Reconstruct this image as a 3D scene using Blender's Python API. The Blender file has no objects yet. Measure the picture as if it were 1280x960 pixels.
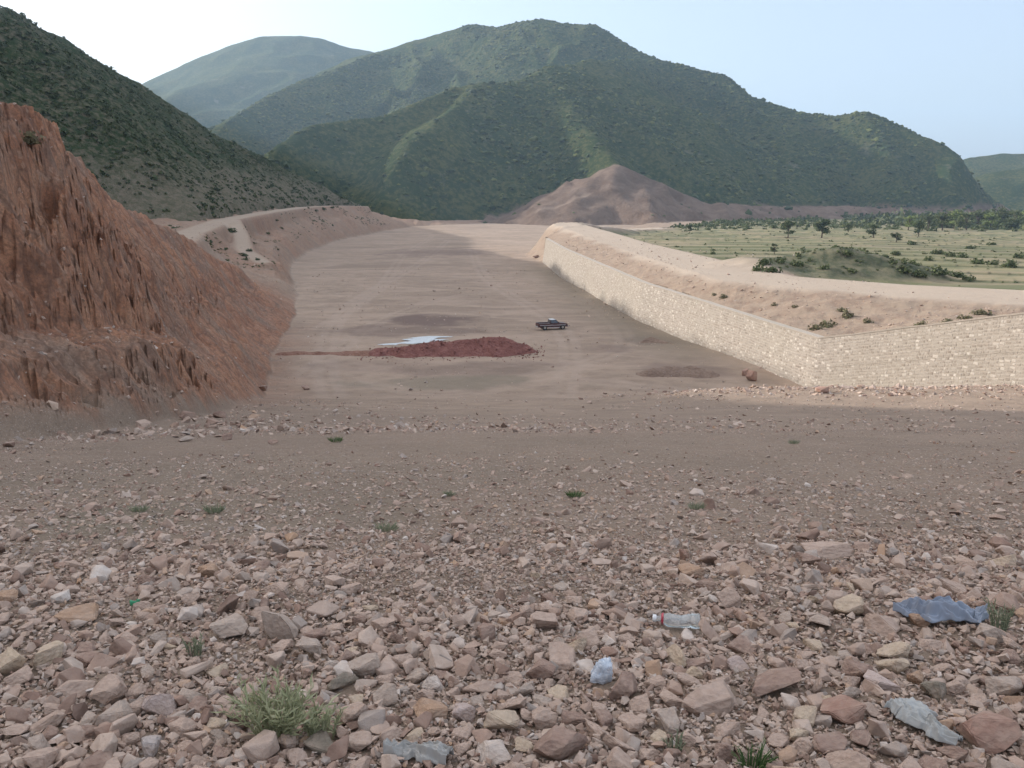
import bpy, bmesh, math, random
import numpy as np
from mathutils import Vector, Matrix, noise as mnoise

random.seed(7)
RNG = np.random.default_rng(11)
SC = bpy.context.scene
COL = SC.collection
R = math.radians

# ------------------------------------------------------------------ camera model (photo pixels, 1280 x 960)
F = 1065.0
PITCH = R(12.2)
CP, SP = math.cos(PITCH), math.sin(PITCH)

def ray(px, py):
    u = (px - 640.0) / F
    v = (480.0 - py) / F
    return np.array([u, CP + v * SP, -SP + v * CP])

def at_y(px, py, y):
    d = ray(px, py)
    return d * (y / d[1])

def at_z(px, py, z):
    d = ray(px, py)
    return d * (z / d[2])

def to_px(p):
    x, y, z = p
    w = y * CP - z * SP
    return 640 + F * x / w, 480 - F * (y * SP + z * CP) / w

# ------------------------------------------------------------------ numpy noise
def _hash(ix, iy, seed):
    h = (ix.astype(np.int64) * 374761393 + iy.astype(np.int64) * 668265263 + seed * 1442695041) & 0xFFFFFFFF
    h = ((h ^ (h >> 13)) * 1274126177) & 0xFFFFFFFF
    h = h ^ (h >> 16)
    return (h & 0xFFFF) / 65535.0

def vnoise(x, y, seed=0):
    x = np.asarray(x, float); y = np.asarray(y, float)
    ix = np.floor(x); iy = np.floor(y)
    fx = x - ix; fy = y - iy
    fx = fx * fx * fx * (fx * (fx * 6 - 15) + 10); fy = fy * fy * fy * (fy * (fy * 6 - 15) + 10)
    a = _hash(ix, iy, seed); b = _hash(ix + 1, iy, seed)
    c = _hash(ix, iy + 1, seed); d = _hash(ix + 1, iy + 1, seed)
    return (a + (b - a) * fx) * (1 - fy) + (c + (d - c) * fx) * fy

def fbm(x, y, octv=4, seed=0, gain=0.5):
    s = 0; a = 1.0; t = 0
    c, n = 0.8, 0.6
    for k in range(octv):
        s = s + a * (vnoise(x, y, seed + k * 17) * 2 - 1)
        t += a; a *= gain
        x, y = (x * c - y * n) * 2.03 + 3.1, (x * n + y * c) * 2.03 + 1.7
    return s / t

def ridged(x, y, octv=4, seed=0):
    s = 0; a = 1.0; t = 0
    for k in range(octv):
        s = s + a * (1 - np.abs(vnoise(x, y, seed + k * 29) * 2 - 1) * 2)
        t += a; a *= 0.5
        x, y = (x * 0.8 - y * 0.6) * 2.1, (x * 0.6 + y * 0.8) * 2.1
    return s / t

def blocks(x, y, seed=0):
    """Worley cells: a random level for each cell and the distance to its centre"""
    ix = np.floor(x); iy = np.floor(y)
    bd = np.full(np.shape(x), 9.0); bid = np.zeros(np.shape(x))
    for dx in (-1, 0, 1):
        for dy in (-1, 0, 1):
            cx = ix + dx; cy = iy + dy
            d = (cx + _hash(cx, cy, seed) - x) ** 2 + (cy + _hash(cx, cy, seed + 7) - y) ** 2
            m = d < bd
            bd = np.where(m, d, bd); bid = np.where(m, _hash(cx, cy, seed + 13), bid)
    return bid, np.sqrt(bd)

def sstep(a, b, x):
    t = np.clip((x - a) / (b - a), 0, 1)
    return t * t * (3 - 2 * t)

def smax(a, b, k):
    h = np.clip(0.5 + 0.5 * (a - b) / k, 0, 1)
    return b * (1 - h) + a * h + k * h * (1 - h)

def polyline(x, y, pts):
    """distance to a polyline, interpolated 3rd column.., signed side (+ = right of travel), arclength"""
    pts = np.asarray(pts, float)
    best = np.full(x.shape, 1e12); val = np.zeros(x.shape); side = np.ones(x.shape); arc = np.zeros(x.shape)
    s0 = 0
    for a, b in zip(pts[:-1], pts[1:]):
        dx, dy = b[0] - a[0], b[1] - a[1]
        L2 = dx * dx + dy * dy; L = math.sqrt(L2)
        t = np.clip(((x - a[0]) * dx + (y - a[1]) * dy) / L2, 0, 1)
        qx = x - (a[0] + t * dx); qy = y - (a[1] + t * dy)
        d2 = qx * qx + qy * qy
        m = d2 < best
        best = np.where(m, d2, best)
        val = np.where(m, a[2] + t * (b[2] - a[2]), val)
        side = np.where(m, np.sign((x - a[0]) * dy - (y - a[1]) * dx), side)
        arc = np.where(m, s0 + t * L, arc)
        s0 += L
    return np.sqrt(best), val, side, arc

# ------------------------------------------------------------------ plan of the place (x right, y ahead, z above the eye)
ZF = -20.0
# right bank: the foot of the wall and of the earth bank that follows; column 3 = height of its top
WALL = np.array([(62.0, 26.0, -4.6), (52.0, 47.5, -5.6), (42.3, 70.0, -9.06), (32.8, 90.0, -14.4),
                 (22.0, 144.0, -13.6), (13.6, 229.0, -12.6), (11.0, 281.0, -12.2)])
BANK = np.array([tuple(p) for p in WALL] + [(6.0, 300.0, -10.0), (4.0, 318.0, -8.8), (9.0, 350.0, -8.9), (24.0, 400.0, -12.5), (55.0, 480.0, -15.5), (90.0, 620.0, -15.5)])
WARC = float(np.sum(np.hypot(*np.diff(WALL[:, :2], axis=0).T)))
ROADR = np.array([(130.0, 84.0, -10.0), (62.0, 103.0, -11.4), (50.0, 115.0, -11.7), (37.5, 131.0, -11.7), (33.6, 169.0, -11.4),
                  (29.0, 223.0, -10.9), (25.0, 275.0, -9.8), (19.0, 326.0, -8.6), (24.0, 352.0, -9.2), (50.0, 400.0, -13.5), (80.0, 470.0, -15.0)])
TOE = np.array([(-40, -12.0), (0, -12.6), (22, -11.6), (33, -13.0), (40, -14.4), (70, -21.0), (92, -27.0), (113, -32.0), (150, -38.5),
                (185, -46.5), (225, -58), (274, -70.0), (340, -80), (430, -87.0), (520, -80.0), (600, -66.0), (680, -20), (760, 60)])
ROADL = np.array([(-60.0, 150.0, -8.4), (-74.0, 197.0, -7.5), (-88.0, 265.0, -6.0), (-99.0, 350.0, -4.9), (-107.0, 440.0, -3.8), (-106.0, 520.0, -3.4), (-96, 560, -4)])
TRACK = np.array([(-84.0, 262.0, -6.0), (-74.0, 236.0, -9.5), (-66.0, 212.0, -12.0), (-58.0, 200.0, -14.2)])
# cross sections of the left bank: at distance y, five (distance left of the toe, height) points
SECT = [
    (-40, [(2, 2), (3, 2.4), (9, 9), (16, 11), (50, 16)]),
    (0, [(2, 1), (3, 1.3), (8, 7), (14, 9), (44, 13)]),
    (22, [(0.8, -4.1), (2.6, -3.5), (7.6, 5.4), (13, 6.2), (40, 8)]),
    (33, [(1.0, -5.6), (3.0, -4.9), (7.8, 5.0), (13, 5.2), (40, 5)]),
    (42, [(1.3, -7.4), (3.5, -6.4), (8.2, 3.9), (13, 3.9), (40, 2)]),
    (54, [(2.4, -10.4), (4.4, -8.8), (9.6, 2.8), (15, 2.6), (42, 0)]),
    (75, [(2.8, -14.2), (4.8, -12.2), (12.6, 0.9), (18, 0.8), (45, -2)]),
    (118, [(4, -17.0), (7, -13.0), (12, -4.9), (18, -5.2), (45, -7)]),
    (160, [(5, -17.0), (8, -15.5), (10, -13.9), (16, -11.5), (32, -8.6)]),
    (185, [(4, -17.0), (8, -16.0), (13, -14.2), (20, -10), (31, -7.8)]),
    (205, [(4, -15.5), (10, -14.4), (17, -11.5), (22, -7.8), (32, -7.4)]),
    (274, [(6, -14.0), (13, -12.5), (16, -9), (18, -6.0), (32, -5.6)]),
    (400, [(9, -12.0), (12, -10.0), (15, -7), (19, -4.6), (30, -4.2)]),
    (500, [(9, -11.0), (13, -9.0), (17, -5), (20, -3.7), (32, -3.4)]),
    (560, [(9, -13.0), (13, -11.0), (17, -8), (24, -6), (40, -5)]),
    (640, [(8, -17.5), (12, -17), (16, -16.5), (24, -16), (60, -16)]),
]
SY = np.array([s[0] for s in SECT], float)
SD = np.array([[p[0] for p in s[1]] for s in SECT], float)
SZ = np.array([[p[1] for p in s[1]] for s in SECT], float)

def embank(y):
    yy = np.maximum(y, 0)
    e = -1.6 - 0.12 * np.minimum(yy, 3.2) - 0.22 * np.maximum(yy - 4.8, 0)
    t = np.clip((yy - 3.2) / 1.6, 0, 1)
    e = e - (0.12 * (t - t * t / 2) + 0.22 * t * t / 2) * 1.6
    return e

MOUNDC = (60.0, 156.0)

def height(x, y, want=False, detail=True):
    x = np.asarray(x, float); y = np.asarray(y, float)
    r = np.hypot(x, y)
    floor = ZF + 0.35 * fbm(x * 0.03, y * 0.03, 3, 5) + 2.2 * sstep(430, 640, y)
    # shallow ruts and graded strips
    floor = floor + 0.06 * fbm(x * 0.10, y * 0.12, 3, 9)
    em = embank(y) + 0.25 * fbm(x * 0.07, y * 0.07, 3, 21) * sstep(6, 25, y)
    em = em + 1.15 * sstep(0, 26, x) * sstep(48, 64, y) * (1 - sstep(70, 86, y))
    base = smax(em, floor, 0.9)
    micro = (0.035 * fbm(x * 1.3, y * 1.3, 4, 31) + 0.012 * fbm(x * 7, y * 7, 2, 33)) * (1 - sstep(18, 60, r))
    base = base + micro + 0.10 * fbm(x * 0.5, y * 0.5, 3, 41) * sstep(18, 60, r)
    # ---- left bank
    toe = np.interp(y, TOE[:, 0], TOE[:, 1])
    d = toe - x
    near = 1 - sstep(150, 215, y)
    gully = 1.2 * fbm(y * 0.11, x * 0.03, 3, 51) + 0.55 * ridged(y * 0.17 + 0.05 * x, x * 0.06, 2, 53)
    rough = 0.55 * fbm(x * 0.30, y * 0.30, 5, 55, 0.55)
    amp = near + (1 - near) * 1.3
    dd = d + amp * (gully * 0.9 + rough * 0.8) * sstep(0.3, 3.5, d)
    dd = dd + 0.7 * fbm(y * 0.11, x * 0 + 2, 3, 57)
    def section(dd):
        prev_d = np.zeros_like(d); prev_z = base
        z = base.copy()
        for k in range(5):
            cd = np.interp(y, SY, SD[:, k]); cz = np.maximum(np.interp(y, SY, SZ[:, k]), base)
            t = np.clip((dd - prev_d) / np.maximum(cd - prev_d, 0.01), 0, 1)
            z = np.where(dd > prev_d, prev_z + (cz - prev_z) * t, z)
            prev_d, prev_z = cd, cz
        return np.where(dd > prev_d, prev_z + 0.04 * (dd - prev_d), z)
    z = section(dd)
    # broken rock of the face: relief that varies along the face and up it
    chunk = 0.70 * fbm(y * 0.20, z * 0.30, 4, 58, 0.55) + 0.75 * ridged(y * 0.035 + 3, z * 0.30 + 0.02 * y, 2, 62) - 0.30
    wy_ = y + 0.9 * fbm(y * 0.5, z * 0.5, 3, 67); wz_ = z + 0.7 * fbm(y * 0.5 + 9, z * 0.5, 3, 68)
    for k_, (cy_, cz_, am_) in enumerate(((0.30, 0.50, 0.60), (0.75, 1.05, 0.38), (1.9, 2.4, 0.20))):
        bi_, bd_ = blocks(wy_ * cy_, wz_ * cz_ + 0.25 * wy_ * cy_, 70 + k_ * 5)
        chunk = chunk + am_ * (bi_ - 0.5) - am_ * 0.25 * bd_
    talus = sstep(40, 62, y) * (1 - sstep(5.0, 7.5, dd))               # loose scree covers the foot farther along
    dd = dd + near * chunk * sstep(0.0, 1.6, dd) * (1 - 0.75 * sstep(6.0, 10.0, dd)) * (1 - 0.8 * talus)
    z = section(dd)
    isleft = sstep(0.0, 1.5, dd)
    strata = 0.30 * fbm(x * 0.9, y * 0.9, 4, 61, 0.6)
    z = z + isleft * (strata + 0.16 * ridged(x * 1.7, y * 1.7, 3, 65)) * near + isleft * (1 - near) * (1.3 * fbm(x * 0.14, y * 0.10, 5, 63, 0.62) + 0.6 * ridged(y * 0.25, x * 0.1, 4, 64))
    left_w = isleft
    # crest roughness
    # left dirt road and the track down
    for rd, hw in ((ROADL, 3.4), (TRACK, 1.9)):
        dr, zr, _, _ = polyline(x, y, rd)
        w = (1 - sstep(hw, hw + 2.5, dr)) * sstep(2, 6, d)
        z = z * (1 - w) + zr * w
        if rd is ROADL:
            roadl = (1 - sstep(hw - 0.8, hw + 0.8, dr)) * sstep(2, 6, d)
        else:
            roadl = np.maximum(roadl, (1 - sstep(hw - 0.8, hw + 0.6, dr)) * sstep(2, 6, d))
    # ---- right bank
    db, zt, side, arc = polyline(x, y, BANK)
    sd = db * side * -1.0          # travel runs away from us; right of it = behind the wall
    sd = -sd
    dr, zr, rside, rarc = polyline(x, y, ROADR)
    hwr = np.interp(y, [100, 140, 220, 330, 420], [8.5, 6.3, 5.5, 5.0, 4.0])
    dre = np.maximum(dr - hwr, 0)
    t = sd / (np.maximum(sd, 0.01) + dre + 0.01)
    t = np.clip(t, 0, 1)
    rr = 0.35 * fbm(x * 0.16, y * 0.16, 4, 71) + 0.22 * fbm(x * 0.6, y * 0.6, 3, 73)
    bank = (zt - 0.35) + (zr - zt + 0.35) * (t * t * (3 - 2 * t) * 0.5 + t * 0.5)
    bank = bank + rr * np.clip(dre / 3, 0, 1)
    field = -13.4 - 2.2 * sstep(150, 520, y) - 1.2 * sstep(40, 140, x - 0.25 * y)
    strip = y * 0.92 + x * 0.20 + 6 * fbm(x * 0.012, y * 0.012, 2, 81)
    q = strip / 17.0
    field = field - 0.55 * (q - np.floor(q)) + 0.22 * sstep(0.82, 1.0, q - np.floor(q))
    field = field + 0.15 * fbm(x * 0.08, y * 0.08, 3, 83)
    beyond = rside > 0              # right of / beyond the road
    tb = sstep(0, 9, dre)
    bank = np.where(beyond, zr + (field - zr) * tb, bank)
    # grassy mound behind the road
    mx = (x - MOUNDC[0]) * 0.97 + (y - MOUNDC[1]) * 0.24; my = -(x - MOUNDC[0]) * 0.24 + (y - MOUNDC[1]) * 0.97
    me = np.sqrt((mx / 30) ** 2 + (my / 15.5) ** 2) + 0.16 * fbm(x * 0.1, y * 0.1, 3, 85)
    mo = sstep(0, 1, 1 - me)
    bank = bank + mo * 5.0 + mo * 0.8 * fbm(x * 0.22, y * 0.22, 4, 87)
    natural = sstep(WARC + 2, WARC + 14, arc)
    inner = 0.25 + 0.1 * 0
    wt = natural * 11.0 + 0.5
    w = np.where(natural > 0, sstep(0, 1, sd / wt), (sd > 0.75).astype(float))
    right_w = w * (sd > 0)
    bank = bank + natural * 0.5 * fbm(x * 0.3, y * 0.3, 4, 89)
    far = sstep(640, 760, y)
    bank = bank * (1 - far) + (-15.5) * far
    z = np.where(sd > 0, z * (1 - w) + bank * w, z)
    # behind the viewer: the crest of the embankment
    # far ground
    out = sstep(640, 800, r)
    z = z * (1 - out) + (-17.0) * out
    if not want:
        return z
    roadr = np.where((sd > 0.9), 1 - sstep(0, 3.0, dr - hwr + 2.0 * fbm(x * 0.12, y * 0.12, 3, 91)), 0)
    roadr = roadr * (1 - mo)
    fieldw = np.where(sd > 2, np.where(beyond, sstep(1, 7, dre + 2 * fbm(x * 0.15, y * 0.15, 3, 93)), 0), 0) * (1 - natural * 0)
    fieldw = np.maximum(fieldw, out)
    q_id = np.floor(q)
    tone = _hash(q_id, np.floor(x / 60 + q_id * 0.37), 95)
    return dict(z=z, cliff=sstep(0.0, 0.45, dd + 0.25 * fbm(x * 0.8, y * 0.8, 3, 66)) * near, bankl=left_w * (1 - near), road=np.maximum(roadr, roadl), rightw=right_w,
                field=fieldw * np.clip(1 - roadr, 0, 1), mound=mo, tone=tone, sd=sd, beyond=beyond, dd=dd, roadl=roadl, roadr=roadr,
                hedge=sstep(0.86, 0.97, q - np.floor(q)))

def hz(x, y):
    return float(height(np.array([x]), np.array([y]))[0])

def ground_px(px, py, ymax=700):
    """where the ray through a photo pixel meets the ground sheet"""
    d = ray(px, py)
    lo, hi, n = 1.0, float(ymax), 260
    for _ in range(2):
        t = np.exp(np.linspace(math.log(lo), math.log(hi), n))
        P = d[None] * t[:, None]
        below = P[:, 2] < height(P[:, 0], P[:, 1])
        i = int(np.argmax(below)) if below.any() else len(t) - 1
        lo, hi, n = t[max(i - 1, 0)], t[i], 60
        if hi <= lo: break
    return P[i]

# ------------------------------------------------------------------ mesh helpers
def mk(name, V, Fq, mat, smooth=True, parent=None, attrs=None, loc=None):
    V = np.ascontiguousarray(V, dtype=np.float32)
    Fq = np.ascontiguousarray(Fq, dtype=np.int32)
    me = bpy.data.meshes.new(name)
    me.vertices.add(len(V)); me.vertices.foreach_set('co', V.ravel())
    n, k = Fq.shape
    me.loops.add(n * k); me.loops.foreach_set('vertex_index', Fq.ravel())
    me.polygons.add(n); me.polygons.foreach_set('loop_start', np.arange(0, n * k, k, dtype=np.int32))
    me.polygons.foreach_set('loop_total', np.full(n, k, dtype=np.int32))
    me.polygons.foreach_set('use_smooth', np.full(n, smooth, dtype=bool))
    if attrs:
        for an, av in attrs.items():
            at = me.attributes.new(an, 'FLOAT', 'POINT')
            at.data.foreach_set('value', np.ascontiguousarray(av, dtype=np.float32))
    me.update(calc_edges=True)
    o = bpy.data.objects.new(name, me); COL.objects.link(o)
    if mat: me.materials.append(mat)
    if parent: o.parent = parent
    if loc is not None: o.location = loc
    return o

def from_bm(name, bm, mat, parent=None, smooth=False, loc=None, sharp=None):
    me = bpy.data.meshes.new(name); bm.to_mesh(me); bm.free()
    me.polygons.foreach_set('use_smooth', [smooth] * len(me.polygons))
    if smooth and sharp: me.set_sharp_from_angle(angle=R(sharp))
    o = bpy.data.objects.new(name, me); COL.objects.link(o)
    if mat: me.materials.append(mat)
    if parent: o.parent = parent
    if loc is not None: o.location = loc
    return o

def struct(o): o['kind'] = 'structure'; return o
def stuff(o): o['kind'] = 'stuff'; return o
def tag(o, label, cat, group=None):
    o['label'] = label; o['category'] = cat
    if group: o['group'] = group
    return o
def empty(name, loc, rz=0.0):
    o = bpy.data.objects.new(name, None); COL.objects.link(o)
    o.location = loc; o.rotation_euler = (0, 0, rz); o.empty_display_size = 0.3
    return o

def grid_faces(nu, nv):
    i = np.arange(nu - 1)[:, None] * nv + np.arange(nv - 1)[None]
    i = i.ravel()
    return np.stack([i, i + nv, i + nv + 1, i + 1], 1)

def compact(V, Fq, attrs=None):
    used = np.unique(Fq)
    m = np.full(len(V), -1, dtype=np.int64); m[used] = np.arange(len(used))
    return V[used], m[Fq], ({k: v[used] for k, v in attrs.items()} if attrs else None)

# ------------------------------------------------------------------ materials
class NT:
    def __init__(s, name):
        s.m = bpy.data.materials.new(name); s.m.use_nodes = True
        s.t = s.m.node_tree; s.n = s.t.nodes; s.n.clear()
        s.out = s.n.new('ShaderNodeOutputMaterial'); s.b = s.n.new('ShaderNodeBsdfPrincipled')
        s.t.links.new(s.b.outputs[0], s.out.inputs[0])
        s.b.inputs['Roughness'].default_value = 0.9
        s.b.inputs['Specular IOR Level'].default_value = 0.25
        s.tc = s.n.new('ShaderNodeTexCoord').outputs['Object']
    def link(s, a, b): s.t.links.new(a, b)
    def scaled(s, sc):
        mp = s.n.new('ShaderNodeMapping'); mp.inputs['Scale'].default_value = sc
        s.link(s.tc, mp.inputs[0]); return mp.outputs[0]
    def noise(s, scale, detail=4, rough=0.55, vec=None, out='Fac', dist=0):
        k = s.n.new('ShaderNodeTexNoise'); k.inputs['Scale'].default_value = scale
        k.inputs['Detail'].default_value = detail; k.inputs['Roughness'].default_value = rough; k.inputs['Distortion'].default_value = dist
        s.link(vec or s.tc, k.inputs['Vector']); return k.outputs[out]
    def voro(s, scale, feature='F1', out='Distance', vec=None, rand=1):
        k = s.n.new('ShaderNodeTexVoronoi'); k.feature = feature; k.inputs['Scale'].default_value = scale
        k.inputs['Randomness'].default_value = rand
        s.link(vec or s.tc, k.inputs['Vector']); return k.outputs[out]
    def ramp(s, f, stops, interp='LINEAR'):
        k = s.n.new('ShaderNodeValToRGB'); k.color_ramp.interpolation = interp
        e = k.color_ramp.elements
        while len(e) < len(stops): e.new(0.5)
        for el, (p, c) in zip(e, stops):
            el.position = p; el.color = (c if len(c) == 4 else tuple(c) + (1,)) if not isinstance(c, (int, float)) else (c, c, c, 1)
        s.link(f, k.inputs[0]); return k.outputs[0]
    def mix(s, f, a, b, mode='MIX'):
        k = s.n.new('ShaderNodeMix'); k.data_type = 'RGBA'; k.blend_type = mode
        for src, i in ((f, 0), (a, 6), (b, 7)):
            if isinstance(src, (int, float)): k.inputs[i].default_value = src
            elif isinstance(src, tuple): k.inputs[i].default_value = src + (1,) if len(src) == 3 else src
            else: s.link(src, k.inputs[i])
        return k.outputs[2]
    def math(s, op, a, b=0.0, clamp=False):
        k = s.n.new('ShaderNodeMath'); k.operation = op; k.use_clamp = clamp
        for src, i in ((a, 0), (b, 1)):
            if isinstance(src, (int, float)): k.inputs[i].default_value = src
            else: s.link(src, k.inputs[i])
        return k.outputs[0]
    def attr(s, name):
        k = s.n.new('ShaderNodeAttribute'); k.attribute_name = name; return k.outputs['Fac']
    def island(s): return s.n.new('ShaderNodeNewGeometry').outputs['Random Per Island']
    def objrand(s): return s.n.new('ShaderNodeObjectInfo').outputs['Random']
    def bump(s, h, strength=0.5, dist=0.05):
        k = s.n.new('ShaderNodeBump'); k.inputs['Strength'].default_value = strength; k.inputs['Distance'].default_value = dist
        s.link(h, k.inputs['Height']); s.link(k.outputs[0], s.b.inputs['Normal']); return k
    def color(s, c):
        if isinstance(c, tuple): s.b.inputs['Base Color'].default_value = c + (1,)
        else: s.link(c, s.b.inputs['Base Color'])
        return s

def plain(name, col, rough=0.6, metal=0.0, spec=0.5, var=0.25, scale=6):
    t = NT(name)
    f = t.noise(scale, 4)
    t.color(t.mix(f, tuple(c * (1 - var) for c in col), tuple(min(c * (1 + var), 1) for c in col)))
    t.b.inputs['Roughness'].default_value = rough; t.b.inputs['Metallic'].default_value = metal
    t.b.inputs['Specular IOR Level'].default_value = spec
    return t.m

def mat_ground():
    t = NT('earth')
    big = t.noise(0.035, 5, 0.6)
    mid = t.noise(0.35, 6, 0.65)
    fine = t.noise(9, 5, 0.7)
    # bare dirt of the floor and the slope
    dirt = t.mix(t.ramp(big, [(0.35, 0.0), (0.65, 1.0)]), (0.270, 0.200, 0.150), (0.345, 0.258, 0.192))
    dirt = t.mix(t.ramp(mid, [(0.40, 0.0), (0.66, 1.0)]), dirt, (0.242, 0.180, 0.134))
    streak = t.noise(0.11, 6, 0.65, vec=t.scaled((0.5, 1.0, 1)), dist=1.2)
    flo = t.attr('floor')
    dirt = t.mix(t.math('MULTIPLY', flo, t.ramp(streak, [(0.44, 0.0), (0.64, 0.7)])), dirt, (0.395, 0.298, 0.228))
    patch = t.noise(0.045, 6, 0.62, vec=t.scaled((0.6, 1.1, 1)), dist=0.8)
    dirt = t.mix(t.math('MULTIPLY', flo, t.ramp(patch, [(0.52, 0.0), (0.66, 0.8)])), dirt, (0.225, 0.168, 0.126))
    dirt = t.mix(t.math('MULTIPLY', t.attr('track'), 0.25), dirt, (0.43, 0.34, 0.28))
    dirt = t.mix(t.attr('stain'), dirt, (0.135, 0.092, 0.078))
    dirt = t.mix(t.attr('olive'), dirt, (0.19, 0.158, 0.115))
    # red cut face
    rock = t.noise(0.34, 8, 0.72, vec=t.scaled((1, 1, 0.6)), dist=0.7)
    red = t.ramp(rock, [(0.30, (0.165, 0.078, 0.046)), (0.43, (0.315, 0.142, 0.080)), (0.56, (0.410, 0.205, 0.118)), (0.74, (0.43, 0.280, 0.190))])
    greyf = t.ramp(t.noise(0.13, 7, 0.68, vec=t.scaled((1, 1, 0.7)), dist=0.9), [(0.48, 0.0), (0.62, 0.8)])
    red = t.mix(greyf, red, t.mix(rock, (0.165, 0.115, 0.085), (0.330, 0.240, 0.185)))
    crack = t.voro(0.9, 'DISTANCE_TO_EDGE', 'Distance', vec=t.scaled((1, 1, 0.55)))
    red = t.mix(t.ramp(crack, [(0.0, 0.55), (0.10, 0.0)]), red, (0.105, 0.060, 0.045))
    red = t.mix(t.ramp(fine, [(0.42, 0.45), (0.6, 0.0)]), red, (0.12, 0.072, 0.055))
    chips = t.voro(5.0, out='Color'); cs = t.n.new('ShaderNodeSeparateColor'); t.link(chips, cs.inputs[0])
    red = t.mix(t.math('MULTIPLY', t.math('GREATER_THAN', cs.outputs[0], 0.93), 0.32), red, (0.44, 0.30, 0.22))
    c = t.mix(t.attr('red'), dirt, red)
    # pale earth of the banks and the sandy roads
    pale = t.mix(mid, (0.275, 0.205, 0.150), (0.360, 0.276, 0.203))
    pale = t.mix(t.ramp(t.noise(0.45, 7, 0.72), [(0.44, 0.0), (0.62, 0.75)]), pale, (0.225, 0.150, 0.110))
    c = t.mix(t.attr('pale'), c, pale)
    sand = t.mix(t.noise(0.22, 5, 0.6, vec=t.scaled((1.2, 0.5, 1))), (0.39, 0.310, 0.240), (0.485, 0.395, 0.310))
    c = t.mix(t.attr('road'), c, sand)
    # fields: stubble and grass strips
    tone = t.attr('tone')
    fld = t.ramp(tone, [(0.15, (0.150, 0.145, 0.075)), (0.40, (0.215, 0.190, 0.100)), (0.62, (0.290, 0.240, 0.140)), (0.85, (0.170, 0.162, 0.082))])
    fld = t.mix(t.ramp(t.noise(0.25, 5, 0.65), [(0.42, 0.0), (0.62, 0.65)]), fld, (0.12, 0.135, 0.062))
    fld = t.mix(t.ramp(t.noise(0.06, 5, 0.6, vec=t.scaled((0.5, 1.6, 1))), [(0.48, 0.0), (0.62, 0.7)]), fld, (0.30, 0.235, 0.155))
    fld = t.mix(t.math('MULTIPLY', t.attr('hedge'), 0.8), fld, (0.085, 0.095, 0.045))
    c = t.mix(t.attr('field'), c, fld)
    grassm = t.mix(t.ramp(t.noise(0.35, 6, 0.7), [(0.40, 0.0), (0.58, 1.0)]), (0.165, 0.150, 0.092), (0.068, 0.078, 0.042))
    c = t.mix(t.attr('mound'), c, grassm)
    # pebbles: little stones set in the dirt
    peb = t.voro(26, out='Color'); pd = t.voro(26)
    pv = t.n.new('ShaderNodeSeparateColor'); t.link(peb, pv.inputs[0])
    pm = t.math('MULTIPLY', t.math('LESS_THAN', pd, 0.34), t.math('GREATER_THAN', pv.outputs[0], 0.55))
    pm = t.math('MULTIPLY', pm, t.attr('gravel'))
    pc = t.ramp(pv.outputs[1], [(0.0, (0.19, 0.14, 0.12)), (0.5, (0.36, 0.29, 0.245)), (1.0, (0.50, 0.43, 0.385))])
    c = t.mix(pm, c, pc)
    c = t.mix(t.ramp(fine, [(0.3, 0.45), (0.7, 0.0)]), c, t.mix(1.0, c, (0.62, 0.60, 0.58), 'MULTIPLY'))
    t.color(c)
    t.b.inputs['Roughness'].default_value = 0.95
    h = t.math('ADD', t.noise(5, 8, 0.7), t.math('MULTIPLY', t.noise(0.9, 6, 0.65), 2.2))
    h = t.math('ADD', h, t.math('MULTIPLY', pm, 0.25))
    h = t.math('ADD', h, t.math('MULTIPLY', t.math('MULTIPLY', t.math('MINIMUM', crack, 0.2), t.attr('red')), 6.0))
    h = t.math('MULTIPLY', h, t.math('SUBTRACT', 1.0, t.math('MULTIPLY', flo, 0.5)))
    t.bump(h, 0.75, 0.12)
    return t.m

def mat_hill(near):
    t = NT('hillside_near' if near else 'hillside')
    s = 1.0 if near else 0.45
    a = t.noise(0.055 * s, 6, 0.6)
    b = t.noise(0.5 * s, 5, 0.7)
    soil = t.mix(a, (0.105, 0.092, 0.060), (0.165, 0.140, 0.098))
    green = t.mix(t.noise(0.02, 3), (0.022, 0.040, 0.017), (0.044, 0.066, 0.022))
    if near:
        f = t.ramp(t.math('ADD', b, t.math('MULTIPLY', a, 0.35)), [(0.56, 0.0), (0.72, 1.0)])
        c = t.mix(f, soil, green)
        c = t.mix(t.attr('earth'), c, t.mix(t.ramp(b, [(0.4, 0.0), (0.6, 1.0)]), (0.190, 0.160, 0.118), (0.115, 0.110, 0.070)))
    else:
        f = t.ramp(t.math('ADD', b, t.math('MULTIPLY', a, 0.5)), [(0.62, 0.0), (0.80, 1.0)])
        soil = t.mix(a, (0.070, 0.078, 0.030), (0.135, 0.126, 0.050))
        c = t.mix(f, soil, green)
        rockf = t.ramp(t.noise(0.03, 5, 0.7), [(0.62, 0.0), (0.72, 0.7)])
        c = t.mix(rockf, c, (0.17, 0.155, 0.12))
        er = t.mix(t.ramp(t.noise(0.06, 7, 0.7), [(0.38, 0.0), (0.62, 1.0)]), (0.150, 0.103, 0.078), (0.235, 0.170, 0.132))
        c = t.mix(t.attr('earth'), c, er)
        c = t.mix(t.math('MULTIPLY', t.attr('roadline'), 0.6), c, (0.32, 0.245, 0.195))
    t.color(c); t.b.inputs['Roughness'].default_value = 1.0; t.b.inputs['Specular IOR Level'].default_value = 0.05
    t.bump(t.math('ADD', b, t.noise(1.6 * s, 4, 0.7)), 0.8, 1.2 if near else 3.0)
    return t.m

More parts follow.
